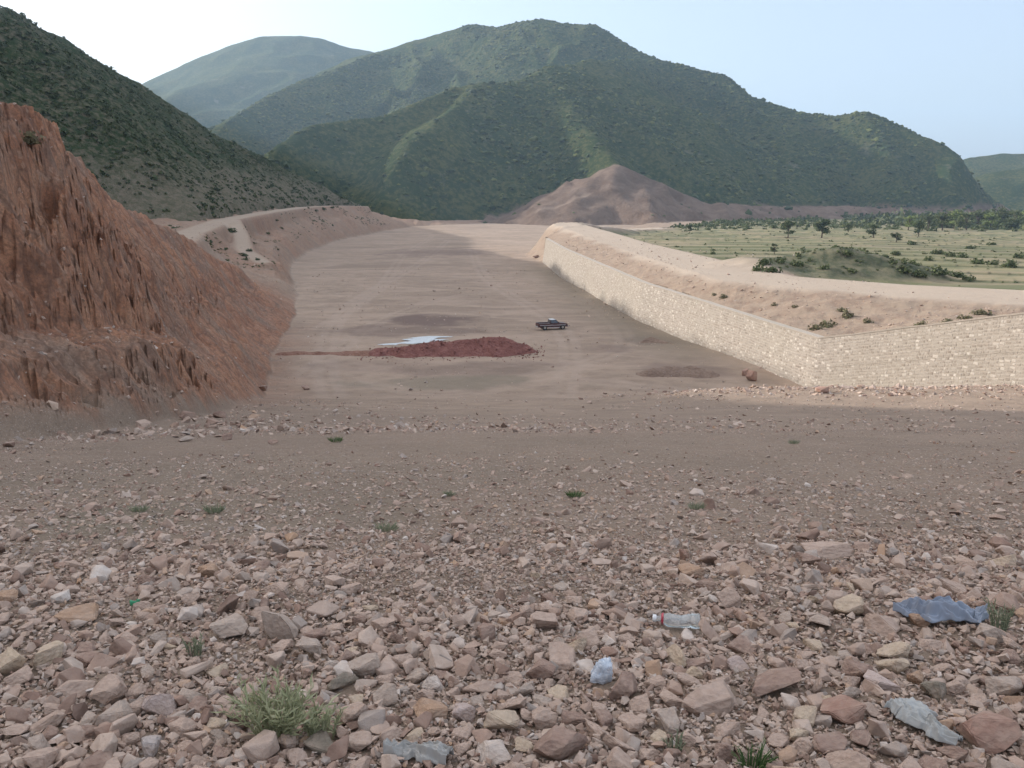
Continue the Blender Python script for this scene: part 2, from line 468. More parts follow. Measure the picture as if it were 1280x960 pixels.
STOPS = [(0.00, (0.130, 0.080, 0.064)), (0.10, (0.260, 0.160, 0.122)), (0.20, (0.380, 0.262, 0.205)), (0.38, (0.445, 0.335, 0.275)), (0.55, (0.480, 0.372, 0.308)),
         (0.68, (0.535, 0.425, 0.352)), (0.75, (0.360, 0.312, 0.280)), (0.84, (0.300, 0.262, 0.238)), (0.88, (0.440, 0.275, 0.170)), (0.95, (0.55, 0.455, 0.39)), (1.0, (0.60, 0.545, 0.50))]

def rock_mat(name, src, col=None, ns=14.0):
    t = NT(name)
    if col is None:
        c = t.ramp(t.island() if src == 'island' else t.objrand(), STOPS)
    else:
        c = t.mix(0.0, col, col)
    n = t.noise(ns, 6, 0.65)
    c = t.mix(t.ramp(n, [(0.35, 0.55), (0.62, 0.0)]), c, t.mix(1.0, c, (0.60, 0.54, 0.50), 'MULTIPLY'))
    dust = t.ramp(t.noise(ns * 0.35, 4, 0.6), [(0.42, 0.15), (0.68, 0.62)])
    c = t.mix(dust, c, (0.440, 0.330, 0.262))
    t.color(c); t.b.inputs['Roughness'].default_value = 0.92
    t.bump(t.math('ADD', t.noise(ns * 2.2, 6, 0.7), t.voro(ns * 1.2)), 0.55, 0.02)
    return t.m

def leaf_mat(name, a, b, c3=None, trans=0.25, src='island'):
    t = NT(name)
    f = t.island() if src == 'island' else t.objrand()
    st = [(0.0, a), (1.0, b)] if c3 is None else [(0.0, a), (0.6, b), (1.0, c3)]
    c = t.ramp(f, st)
    t.color(c); t.b.inputs['Roughness'].default_value = 0.75; t.b.inputs['Specular IOR Level'].default_value = 0.2
    if trans:
        tr = t.n.new('ShaderNodeBsdfTranslucent'); t.link(c, tr.inputs[0])
        ms = t.n.new('ShaderNodeMixShader'); ms.inputs[0].default_value = trans
        t.link(t.b.outputs[0], ms.inputs[1]); t.link(tr.outputs[0], ms.inputs[2]); t.link(ms.outputs[0], t.out.inputs[0])
    return t.m

M = {}
M['ground'] = mat_ground()
M['hill_near'] = mat_hill(True)
M['hill'] = mat_hill(False)
M['rubble'] = rock_mat('rubble_stone', 'island')
M['scrub'] = leaf_mat('scrub_leaves', (0.028, 0.044, 0.020), (0.058, 0.080, 0.030), (0.115, 0.120, 0.055), 0.12)
M['scrub_far'] = leaf_mat('far_scrub', (0.022, 0.036, 0.014), (0.054, 0.074, 0.021), (0.120, 0.128, 0.036), 0.08)
M['bush'] = leaf_mat('bush_leaves', (0.050, 0.070, 0.028), (0.095, 0.115, 0.045), (0.16, 0.165, 0.08), 0.2)
M['dry_bush'] = leaf_mat('dry_bush_leaves', (0.12, 0.11, 0.065), (0.20, 0.17, 0.10), (0.16, 0.165, 0.08), 0.2)
M['bright_bush'] = leaf_mat('bright_bush_leaves', (0.10, 0.14, 0.04), (0.19, 0.23, 0.07), (0.26, 0.28, 0.11), 0.25)
M['bark'] = plain('bark', (0.10, 0.075, 0.055), 0.95, spec=0.1)

# ------------------------------------------------------------------ the ground sheet: polar grid about the viewer
def build_ground():
    th = np.concatenate([np.arange(-180, -42, 2.0), np.arange(-42, -34, 0.15), np.arange(-34, 34, 0.072), np.arange(34, 42, 0.15), np.arange(42, 180.1, 2.0)])
    th = np.radians(th)
    rr = np.concatenate([np.geomspace(0.25, 1.8, 22)[:-1], np.geomspace(1.8, 760, 930)[:-1], np.geomspace(760, 6500, 26)])
    T, RR = np.meshgrid(th, rr, indexing='ij')
    x = (RR * np.sin(T)).ravel(); y = (RR * np.cos(T)).ravel()
    I = height(x, y, want=True)
    z = I['z']
    V = np.stack([x, y, z], 1)
    r = np.hypot(x, y)
    floorw = sstep(70, 92, y) * (1 - np.clip(I['cliff'] + I['bankl'] + (I['sd'] > 0.3), 0, 1)) * (1 - sstep(620, 760, r))
    red = I['cliff'] * (0.92 + 0.08 * sstep(2, 6, I['dd'])) * (1 - sstep(150, 200, y))
    red = np.maximum(red, 0.40 * sstep(-7, 1, I['dd'] + 2.0 * fbm(x * 0.12, y * 0.12, 3, 101)) * sstep(36, 60, y) * (1 - sstep(118, 150, y)))
    red = np.maximum(red, I['bankl'] * (0.62 - 0.15 * sstep(330, 520, y)) * (0.6 + 0.8 * vnoise(x * 0.05, y * 0.05, 263)) * (1 - I['roadl']))
    pale = np.maximum(I['bankl'] * 0.30, np.where(I['sd'] > 0.8, 0.85, 0))
    # the lip of stones along the wall foot takes a paler tone
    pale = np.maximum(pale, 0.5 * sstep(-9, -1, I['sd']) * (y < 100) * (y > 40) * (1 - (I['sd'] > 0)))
    # stains (damp, churned soil) at real places of the floor
    stain = np.zeros_like(x)
    def blob(cx, cy, rx, ry, amt, seed):
        e = np.sqrt(((x - cx) / rx) ** 2 + ((y - cy) / ry) ** 2) + 0.55 * fbm(x * 0.22, y * 0.22, 4, seed)
        return amt * sstep(1.0, 0.45, e)
    for (px, py, rx, ry, a, sdd) in ((540, 400, 9, 9, 0.85, 1), (520, 412, 13, 7, 0.5, 2), (600, 462, 14, 7, 0.40, 3), (850, 465, 7, 5, 0.5, 4),
                                     (812, 425, 4.5, 5, 0.5, 5), (765, 437, 4, 5, 0.45, 6), (545, 315, 28, 34, 0.5, 7), (460, 455, 10, 5, 0.25, 8)):
        p = at_z(px, py, ZF)
        stain = np.maximum(stain, blob(p[0], p[1], rx, ry, a, 200 + sdd))
    p = at_z(560, 478, ZF)
    olive = blob(p[0], p[1], 14, 5, 0.7, 221)
    for (px, py, rx, ry, a, sdd) in ((180, 640, 1.0, 1.6, 0.7, 1), (450, 590, 3.0, 4.0, 0.22, 2), (350, 640, 1.6, 1.8, 0.35, 3), (700, 570, 6, 7, 0.12, 4), (150, 600, 2.5, 2.5, 0.3, 5)):
        p = ground_px(px, py)
        olive = np.maximum(olive, blob(p[0], p[1], rx, ry, a, 240 + sdd))
    wallfoot = sstep(-14, -2, I['sd'] + 3 * fbm(x * 0.1, y * 0.1, 3, 260)) * (I['sd'] < 0) * sstep(95, 120, y) * (1 - sstep(240, 300, y))
    olive = np.maximum(olive, 0.65 * wallfoot)
    track = np.zeros_like(x)
    for tr in ([(420, 520), (400, 440), (430, 380), (520, 335), (560, 300)], [(700, 500), (720, 440), (690, 395), (600, 350), (590, 310)], [(560, 500), (700, 460), (800, 440), (760, 390), (660, 345)],
               [(380, 470), (470, 400), (560, 370), (640, 360), (700, 372)], [(450, 480), (560, 495), (700, 475), (860, 490)], [(400, 410), (480, 360), (500, 320), (540, 296)]):
        P = np.array([at_z(px, py, ZF)[:2] for px, py in tr])
        tt = np.linspace(0, len(P) - 1, 14); k = np.arange(len(P))
        Q = np.stack([np.interp(tt, k, P[:, 0]), np.interp(tt, k, P[:, 1]), tt * 0], 1)
        for _ in range(2): Q[1:-1] = (Q[:-2] + 2 * Q[1:-1] + Q[2:]) / 4
        m = (y > 80) & (y < 640) & (np.abs(x) < 120)
        dt = np.full_like(x, 99.0)
        dt[m] = polyline(x[m], y[m], Q)[0]
        wob = 0.5 * fbm(x * 0.3, y * 0.3, 2, 271)
        track = np.maximum(track, (1 - sstep(0.35, 0.9, np.abs(dt - 0.95 + 0.2 * wob))) * (0.45 + 0.55 * vnoise(x * 0.08, y * 0.08, 273)))
    A = dict(floor=floorw, track=track * floorw, hedge=I['hedge'], red=red, pale=pale * (1 - I['road']), road=np.clip(I['road'] * 0.9, 0, 1) * np.where(I['roadl'] > 0.2, 0.55, 1.0),
             tone=I['tone'], field=I['field'] * (1 - I['mound']) * (I['sd'] > 0), mound=sstep(0.02, 0.25, I['mound']) * (1 - I['road']),
             stain=stain, olive=olive, gravel=(1 - sstep(25, 70, r)) * (1 - I['cliff']))
    Fq = grid_faces(len(th), len(rr))
    # close the centre
    fx = x[Fq].mean(1); fy = y[Fq].mean(1)
    fm = {k: I[k][Fq].mean(1) for k in ('cliff', 'bankl', 'roadl', 'roadr', 'field', 'mound', 'sd')}
    cls = np.zeros(len(Fq), int)                                     # 0 embankment
    cls[(fy > 80) & (fm['sd'] < 0.7)] = 1                            # channel floor
    cls[fm['sd'] >= 0.7] = 3                                         # right bank
    cls[fm['field'] > 0.5] = 4
    cls[(fm['cliff'] > 0.5)] = 2
    cls[(fm['bankl'] > 0.5)] = 5
    cls[fm['roadr'] > 0.5] = 6
    cls[fm['roadl'] > 0.5] = 7
    for k, nm in enumerate(('embankment', 'channel_floor', 'cliff', 'earth_bank', 'field', 'earth_bank', 'dirt_road', 'dirt_road')):
        m = cls == k
        if not m.any(): continue
        v, f, a = compact(V, Fq[m], A)
        struct(mk(nm, v, f, M['ground'], True, attrs=a))

build_ground()

# ------------------------------------------------------------------ hills as ridged height fields
def px_ridge(pts):
    out = []
    for p in pts:
        if len(p) == 3 and p[2] > 0 and abs(p[0]) < 5000:
            out.append(tuple(at_y(*p)))
    return out

def ridge_field(x, y, ridges, k=14.0, base=-60):
    z = np.full(x.shape, float(base)); dmin = np.full(x.shape, 1e9)
    for pts, s1, s2, soft in ridges:
        d, zr, side, arc = polyline(x, y, pts)
        dn = np.sqrt(d * d + soft * soft) - soft
        h = zr - np.where(side > 0, s1, s2) * dn
        z = smax(h, z, k)
        dmin = np.minimum(dmin, d)
    return z, dmin

def hill_mesh(name, xs, ys, fn, mat, cut=-24):
    X, Y = np.meshgrid(xs, ys, indexing='ij')
    x = X.ravel(); y = Y.ravel()
    z, attrs = fn(x, y)
    Fq = grid_faces(len(xs), len(ys))
    keep = z[Fq].max(1) > cut
    v, f, a = compact(np.stack([x, y, z], 1), Fq[keep], attrs)
    return struct(mk(name, v, f, mat, True, attrs=a))

LR = [tuple(at_y(*p)) for p in ((452, 262, 600), (430, 250, 575), (400, 235, 550), (370, 215, 520), (345, 190, 490), (310, 172, 465), (270, 155, 448), (220, 130, 432), (180, 108, 420),
                                (150, 95, 405), (110, 70, 388), (75, 45, 368), (30, 22, 346), (0, 10, 335))]
LR += [(-232, 300, 87), (-248, 264, 97.5), (-262, 238, 106), (-272, 219, 109.5), (-280, 207, 112), (-284, 199, 116), (-288, 190, 127), (-292, 180, 139), (-300, 150, 149), (-305, 100, 159), (-312, 30, 165), (-320, -80, 165), (-330, -260, 160)]

LR2 = [(-215, 360, 70), (-262, 470, 85), (-310, 590, 105), (-360, 700, 113), (-420, 820, 118)]      # unseen ridge added behind the skyline to shade the far floor

def left_hill(x, y, detail=True):
    z, d = ridge_field(x, y, [(LR, 0.66, 0.66, 14.0), (LR2, 0.66, 0.66, 10.0)], 6)
    w = np.clip(d / 45, 0, 1)
    z = z + w * (7 * ridged(x * 0.013 + y * 0.004, y * 0.013, 4, 301) - 3) + 2.2 * fbm(x * 0.05, y * 0.05, 4, 303) * np.clip(d / 12, 0.25, 1)
    z = z + 0.5 * fbm(x * 0.3, y * 0.3, 3, 305)
    xr = np.interp(y, ROADL[:, 1], ROADL[:, 0])
    off = xr - 4.5 - 2.0 * fbm(y * 0.1, x * 0, 3, 309) - x           # metres uphill of the road edge
    lim = np.interp(y, ROADL[:, 1], ROADL[:, 2]) + 0.3 + np.where(off > 0, off * 0.86 + 1.6 * sstep(0, 2.5, off), off * 3)
    z = np.where(y > 120, np.minimum(z, lim + 0.5 * fbm(x * 0.1, y * 0.1, 3, 311)), z)
    return z

def left_fn(x, y):
    z = left_hill(x, y)
    g = height(x, y)
    e = 1 - sstep(8, 22, z - g + 6 * fbm(x * 0.05, y * 0.05, 3, 307))
    return z, dict(earth=e)

hill_mesh('hill', np.arange(-600, -58, 2.2), np.concatenate([np.arange(-330, 140, 5.0), np.arange(140, 620, 2.2), np.arange(620, 900, 5.0)]), left_fn, M['hill_near'], -14)

B = [(440, 74, 1650), (500, 58, 1600), (545, 44, 1550), (590, 30, 1500), (620, 35, 1480), (650, 28, 1440), (680, 24, 1400), (700, 29, 1380), (745, 31, 1350), (770, 46, 1325), (790, 60, 1300), (815, 72, 1270),
     (860, 82, 1250), (905, 95, 1230), (920, 108, 1215), (935, 122, 1200), (970, 130, 1180), (1000, 140, 1150), (1040, 144, 1130), (1080, 142, 1100), (1110, 150, 1080), (1150, 168, 1050),
     (1180, 180, 1030), (1200, 195, 1010), (1222, 228, 1000), (1245, 262, 990)]
Cc = [(520, 54, 1580), (465, 68, 1500), (420, 88, 1400), (380, 100, 1330), (340, 118, 1260), (310, 135, 1200), (285, 150, 1150), (255, 175, 1090), (220, 210, 1030)]
D = [(800, 74, 1240), (740, 77, 1040), (690, 85, 960), (650, 100, 925), (600, 106, 900), (560, 111, 880), (520, 128, 850), (480, 145, 820), (420, 152, 785), (385, 157, 755), (350, 180, 715), (325, 210, 690), (300, 250, 680)]
D1 = [(600, 107, 900), (578, 126, 845), (545, 150, 788), (515, 175, 742), (495, 205, 705), (478, 245, 675)]
D2 = [(690, 86, 960), (705, 120, 890), (722, 150, 835), (745, 172, 785), (762, 192, 748), (772, 208, 722)]
D3 = [(740, 78, 1040), (800, 105, 1010), (850, 140, 960), (885, 185, 900), (900, 225, 860)]
D4 = [(900, 96, 1230), (960, 150, 1100), (990, 190, 1020), (1000, 230, 950)]
D5 = [(1080, 143, 1100), (1110, 190, 1020), (1120, 230, 960)]
G1 = [(772, 209, 720), (742, 232, 700), (716, 250, 680), (690, 262, 670)]
G2 = [(772, 209, 720), (800, 221, 715), (840, 240, 715), (890, 254, 720), (960, 258, 790), (1060, 258, 850), (1160, 264, 900)]
G3 = [(772, 209, 720), (768, 228, 690), (778, 246, 665), (800, 264, 640)]
Ar = [(120, 150, 2400), (150, 122, 2400), (183, 103, 2400), (215, 88, 2400), (250, 72, 2400), (290, 57, 2400), (325, 46, 2400), (370, 45, 2400), (400, 48, 2400), (430, 58, 2400), (465, 64, 2400), (520, 90, 2300), (600, 120, 2250)]
A1 = [(330, 82, 2200), (270, 98, 2100), (225, 112, 2000), (190, 135, 1900)]
Er = [(1120, 215, 1800), (1190, 203, 1750), (1215, 197, 1700), (1250, 192, 1700), (1300, 193, 1700), (1400, 180, 1700), (1700, 170, 1700), (2100, 190, 1700)]
E1 = [(1245, 215, 1350), (1300, 205, 1350), (1500, 200, 1350), (1800, 220, 1350)]

def rd(pts): return [tuple(at_y(*p)) for p in pts]
MAIN = [(rd(B), 0.60, 0.55, 12.0), (rd(Cc), 0.55, 0.5, 10.0), (rd(D), 0.62, 0.62, 7.0), (rd(D1), 0.62, 0.62, 6.0), (rd(D2), 0.66, 0.64, 6.0),
        (rd(D3), 0.55, 0.62, 14.0), (rd(D4), 0.6, 0.6, 14.0), (rd(D5), 0.6, 0.6, 12.0)]
CUT = [(rd(G1), 0.56, 0.60, 7.0), (rd(G2), 0.42, 0.6, 9.0), (rd(G3), 0.5, 0.45, 8.0)]

def main_mtn(x, y):
    wx = x + 22 * fbm(x * 0.006, y * 0.006, 3, 401); wy = y + 22 * fbm(x * 0.006, y * 0.006, 3, 403)
    z, d = ridge_field(x, y, MAIN, 12)
    z2, d2 = ridge_field(wx, wy, MAIN, 12)
    w = np.clip(d / 70, 0, 1)
    z = z * (1 - w) + z2 * w
    z = z + w * (14 * ridged(wx * 0.0075, wy * 0.0075, 5, 405) + 24 * ridged(wx * 0.0095 + 0.002 * wy, wy * 0.0034, 3, 406) - 16 + 5 * fbm(x * 0.02, y * 0.02, 4, 407))
    zc, dc = ridge_field(x, y, CUT, 4)
    zc = zc + (8.0 * ridged(x * 0.028, y * 0.014, 4, 409) - 3.6) * np.clip(dc / 12, 0.15, 1) + 1.2 * fbm(x * 0.1, y * 0.1, 3, 410)
    e = sstep(-1.5, 1.5, zc - z + 2.0 * fbm(x * 0.05, y * 0.05, 3, 411))
    z = smax(zc, z, 3)
    z = z + 1.3 * fbm(x * 0.12, y * 0.12, 3, 413) * (1 - e)
    return z, e

def main_fn(x, y):
    z, e = main_mtn(x, y)
    low = (1 - sstep(-9, -3, z + 4 * fbm(x * 0.03, y * 0.03, 3, 415))) * sstep(40, 140, x)
    e = np.maximum(e, low)
    dl, _, _, _ = polyline(x, y, rd([(672, 267, 652), (700, 263, 660), (735, 258, 672)]))
    return z, dict(earth=e, roadline=1 - sstep(1.5, 3.5, dl))

hill_mesh('mountain', np.arange(-640, 900, 4.0), np.concatenate([np.arange(590, 1000, 3.6), np.arange(1000, 1720, 5.0)]), main_fn, M['hill'], -22)

def far_fn(ridges, seed):
    def fn(x, y):
        z, d = ridge_field(x, y, ridges, 14)
        w = np.clip(d / 90, 0, 1)
        z = z + w * (22 * ridged(x * 0.005, y * 0.005, 4, seed) - 8) + 2.0 * fbm(x * 0.04, y * 0.04, 3, seed + 2)
        return z, dict(earth=x * 0, roadline=x * 0)
    return fn
hill_mesh('mountain', np.arange(-1700, 300, 9.0), np.arange(1500, 2900, 9.0), far_fn([(rd(Ar), 0.5, 0.5, 16.0), (rd(A1), 0.5, 0.5, 16.0)], 501), M['hill'], -30)
hill_mesh('hill', np.arange(700, 2600, 8.0), np.arange(1050, 2100, 8.0), far_fn([(rd(Er), 0.4, 0.4, 16.0), (rd(E1), 0.5, 0.5, 14.0)], 521), M['hill'], -30)

# ------------------------------------------------------------------ merged scatter (for what nobody could count)
def rand_rot(n, tilt=1.0):
    az = RNG.uniform(0, 2 * np.pi, n); ax = RNG.normal(0, 0.35 * tilt, n); ay = RNG.normal(0, 0.35 * tilt, n)
    ca, sa = np.cos(az), np.sin(az); cx, sx = np.cos(ax), np.sin(ax); cy, sy = np.cos(ay), np.sin(ay)
    Rz = np.zeros((n, 3, 3)); Rz[:, 0, 0] = ca; Rz[:, 0, 1] = -sa; Rz[:, 1, 0] = sa; Rz[:, 1, 1] = ca; Rz[:, 2, 2] = 1
    Rx = np.zeros((n, 3, 3)); Rx[:, 0, 0] = 1; Rx[:, 1, 1] = cx; Rx[:, 1, 2] = -sx; Rx[:, 2, 1] = sx; Rx[:, 2, 2] = cx
    Ry = np.zeros((n, 3, 3)); Ry[:, 1, 1] = 1; Ry[:, 0, 0] = cy; Ry[:, 0, 2] = sy; Ry[:, 2, 0] = -sy; Ry[:, 2, 2] = cy
    return Rx @ Ry @ Rz

def scatter(variants, pos, scale, rot):
    """one vertex / face array holding every copy"""
    n = len(pos); vi = RNG.integers(0, len(variants), n)
    Vs, Fs, off = [], [], 0
    for k, (v, f) in enumerate(variants):
        ix = np.nonzero(vi == k)[0]
        if not len(ix): continue
        p = np.einsum('nij,nvj->nvi', rot[ix], v[None] * scale[ix][:, None, :]) + pos[ix][:, None, :]
        Vs.append(p.reshape(-1, 3))
        Fs.append((f[None] + (np.arange(len(ix)) * len(v))[:, None, None] + off).reshape(-1, f.shape[1]))
        off += len(ix) * len(v)
    return np.concatenate(Vs), np.concatenate(Fs)

def bm_arrays(bm):
    bmesh.ops.triangulate(bm, faces=bm.faces[:])
    bm.verts.index_update()
    v = np.array([w.co[:] for w in bm.verts]); f = np.array([[w.index for w in q.verts] for q in bm.faces])
    return v, f

def hull_bm(rnd, npts, boxy=0.5):
    bm = bmesh.new()
    for _ in range(npts):
        p = Vector((rnd.gauss(0, 1), rnd.gauss(0, 1), rnd.gauss(0, 1))).normalized()
        m = max(abs(p.x), abs(p.y), abs(p.z))
        p = p * ((1 - boxy) + boxy / m * 0.85) * rnd.uniform(0.82, 1.05)
        bm.verts.new(p)
    res = bmesh.ops.convex_hull(bm, input=bm.verts[:])
    dead = [e for e in res['geom_interior'] if isinstance(e, bmesh.types.BMVert)]
    if dead: bmesh.ops.delete(bm, geom=dead, context='VERTS')
    loose = [v for v in bm.verts if not v.link_faces]
    if loose: bmesh.ops.delete(bm, geom=loose, context='VERTS')
    bmesh.ops.dissolve_limit(bm, angle_limit=R(14), verts=bm.verts[:], edges=bm.edges[:])
    return bm

def rock_variants(n, pts, bevel=0.0, seed=0):
    rnd = random.Random(seed); out = []
    for _ in range(n):
        bm = hull_bm(rnd, pts, rnd.uniform(0.2, 0.8))
        if bevel:
            bmesh.ops.bevel(bm, geom=bm.edges[:], offset=bevel, segments=1, affect='EDGES', clamp_overlap=True)
        v, f = bm_arrays(bm); bm.free()
        v = v / np.abs(v).max()
        out.append((v, f))
    return out

ROCK_LO = rock_variants(16, 9, 0, 3)
ROCK_HI = rock_variants(34, 13, 0.05, 5)

def rubble_amount(x, y):
    return 1 - sstep(4.9, 7.0, y + 1.4 * fbm(x * 0.35, y * 0.35, 3, 601) - 0.12 * x)

HOLES = []   # (x, y, radius) kept free of loose stones, under the individual things

def put_stones():
    parts = []
    def batch(n, r0, r1, ang, med, sig, lo, hi, variants, accept=None, sink=0.3, lift=0.0):
        a = RNG.uniform(-ang, ang, n); rr = np.exp(RNG.uniform(math.log(r0), math.log(r1), n)) if r1 / r0 > 4 else np.sqrt(RNG.uniform(r0 ** 2, r1 ** 2, n))
        x = rr * np.sin(a); y = rr * np.cos(a)
        s = np.clip(med * np.exp(RNG.normal(0, sig, n)), lo, hi) * 0.5
        keep = np.ones(n, bool)
        if accept is not None: keep &= RNG.uniform(0, 1, n) < accept(x, y, s)
        for hx, hy, hr in HOLES: keep &= (np.hypot(x - hx, y - hy) > hr + s * 0.6) 
        db, _, side, _ = polyline(x, y, BANK)
        keep &= ~((side > 0) & (db < 2.5)) 
        x, y, s = x[keep], y[keep], s[keep]; n = len(x)
        sc = np.stack([s * RNG.uniform(0.75, 1.35, n), s * RNG.uniform(0.6, 1.05, n), s * RNG.uniform(0.42, 0.85, n)], 1)
        z = height(x, y) + sc[:, 2] * (1 - 2 * sink) + RNG.uniform(0, 1, n) * lift * s
        parts.append(scatter(variants, np.stack([x, y, z], 1), sc, rand_rot(n)))
    dense = lambda x, y, s: rubble_amount(x, y)
    coarse = lambda x, y, s: rubble_amount(x, y) * np.clip(0.62 + 1.5 * fbm(x * 0.8, y * 0.8, 3, 619), 0.08, 1)
    batch(25000, 1.7, 9.0, R(42), 0.033, 0.55, 0.015, 0.14, ROCK_HI, coarse, 0.36, 0.5)
    batch(95000, 1.7, 9.5, R(42), 0.017, 0.42, 0.007, 0.05, ROCK_LO, dense, 0.2, 0.9)
    thin = lambda x, y, s: np.clip(0.25 + 0.9 * fbm(x * 0.18, y * 0.18, 4, 611) + 0.55 * (1 - sstep(6, 13, y)), 0.04, 1)
    batch(60000, 5.0, 26.0, R(42), 0.028, 0.45, 0.012, 0.10, ROCK_LO, thin, 0.35, 0.2)
    batch(1500, 5.0, 24.0, R(42), 0.075, 0.35, 0.05, 0.18, ROCK_HI, thin, 0.36)
    batch(9000, 20.0, 88.0, R(42), 0.11, 0.4, 0.05, 0.4, ROCK_LO, lambda x, y, s: np.clip(0.35 + 0.9 * fbm(x * 0.1, y * 0.1, 3, 613), 0.05, 1), 0.32)
    # stony strip along the foot of the wall and the foot of the cliff
    batch(30000, 50.0, 92.0, R(40), 0.16, 0.50, 0.06, 0.7, ROCK_LO, lambda x, y, s: sstep(4, 26, x) * sstep(52, 60, y) * (1 - sstep(84, 92, y)) * 0.8, 0.3)
    def foot(x, y, s):
        d = np.interp(y, TOE[:, 0], TOE[:, 1]) - x
        return np.exp(-((d + 2.5) / 4.5) ** 2) * (0.25 + 0.75 * (vnoise(x * 0.15, y * 0.15, 615) > 0.5))
    batch(9000, 22.0, 130.0, R(42), 0.12, 0.55, 0.05, 0.7, ROCK_LO, foot, 0.3)
    batch(30000, 86.0, 260.0, R(24), 0.15, 0.5, 0.07, 0.8, ROCK_LO, lambda x, y, s: 0.10 + 0.25 * (vnoise(x * 0.1, y * 0.1, 617) > 0.68), 0.3)
    off = 0; Vs = []; Fs = []
    for v, f in parts:
        Vs.append(v); Fs.append(f + off); off += len(v)
    o = stuff(mk('rubble', np.concatenate(Vs), np.concatenate(Fs), M['rubble'], False))
    tag(o, 'loose broken stones and gravel strewn over the embankment slope', 'rubble')
    # stones lying on the sunlit bank behind the wall
    n = 15000
    x = RNG.uniform(14, 95, n); y = RNG.uniform(75, 300, n)
    I = height(x, y, want=True)
    keep = (I['sd'] > 1.5) & (~I['beyond']) & (RNG.uniform(0, 1, n) < np.where(I['roadr'] > 0.4, 0.12, 0.9))
    x, y, z = x[keep], y[keep], I['z'][keep]; n = len(x)
    s = np.clip(0.15 * np.exp(RNG.normal(0, 0.5, n)), 0.06, 0.7) * 0.5
    v, f = scatter(ROCK_LO, np.stack([x, y, z + s * 0.2], 1), np.stack([s, s * 0.9, s * 0.65], 1), rand_rot(n))
    o = stuff(mk('scattered_stones', v, f, M['rubble'], False))
    tag(o, 'small stones scattered over the sunlit earth bank behind the wall', 'stones')

# ------------------------------------------------------------------ foliage
def clump(rnd, n, leaf, squash=0.8, hollow=0.35, tall=False):
    V, Fq = [], []
    for _ in range(n):
        while True:
            p = np.array([rnd.uniform(-1, 1), rnd.uniform(-1, 1), rnd.uniform(0, 1)])
            q = math.sqrt(p[0] ** 2 + p[1] ** 2 + (p[2]) ** 2)
            if hollow < q < 1 + 0.25 * rnd.random(): break
        lump = 0.8 + 0.28 * math.sin(3.1 * p[0] + 5 * rnd.random() * 0 + 2.3 * p[1]) 
        p = p * lump; p[2] *= squash
        nrm = Vector((p[0] + rnd.gauss(0, 0.6), p[1] + rnd.gauss(0, 0.6), p[2] + 0.35 + rnd.gauss(0, 0.6))).normalized()
        t = nrm.orthogonal().normalized(); t = (Matrix.Rotation(rnd.uniform(0, 6.28), 3, nrm) @ t); b = nrm.cross(t)
        l = leaf * rnd.uniform(0.6, 1.4); w = l * rnd.uniform(0.5, 0.9)
        i = len(V); c = Vector(p)
        for u, v in ((-1, -0.4), (0.1, -1), (1, 0.3), (-0.2, 1)):
            V.append(tuple(c + t * l * u + b * w * v))
        Fq.append((i, i + 1, i + 2, i + 3))
    return np.array(V), np.array(Fq)

def lump_variants(n, leaf, count, seed, squash=0.8, hollow=0.35):
    rnd = random.Random(seed)
    return [clump(rnd, count, leaf, squash, hollow) for _ in range(n)]

def blob_variants(n, seed):
    rnd = random.Random(seed); out = []
    for _ in range(n):
        bm = bmesh.new(); bmesh.ops.create_icosphere(bm, subdivisions=1, radius=1)
        for v in bm.verts: v.co *= rnd.uniform(0.65, 1.2); v.co.z = max(v.co.z, -0.25)
        v, f = bm_arrays(bm); bm.free(); out.append((v, f))
    return out

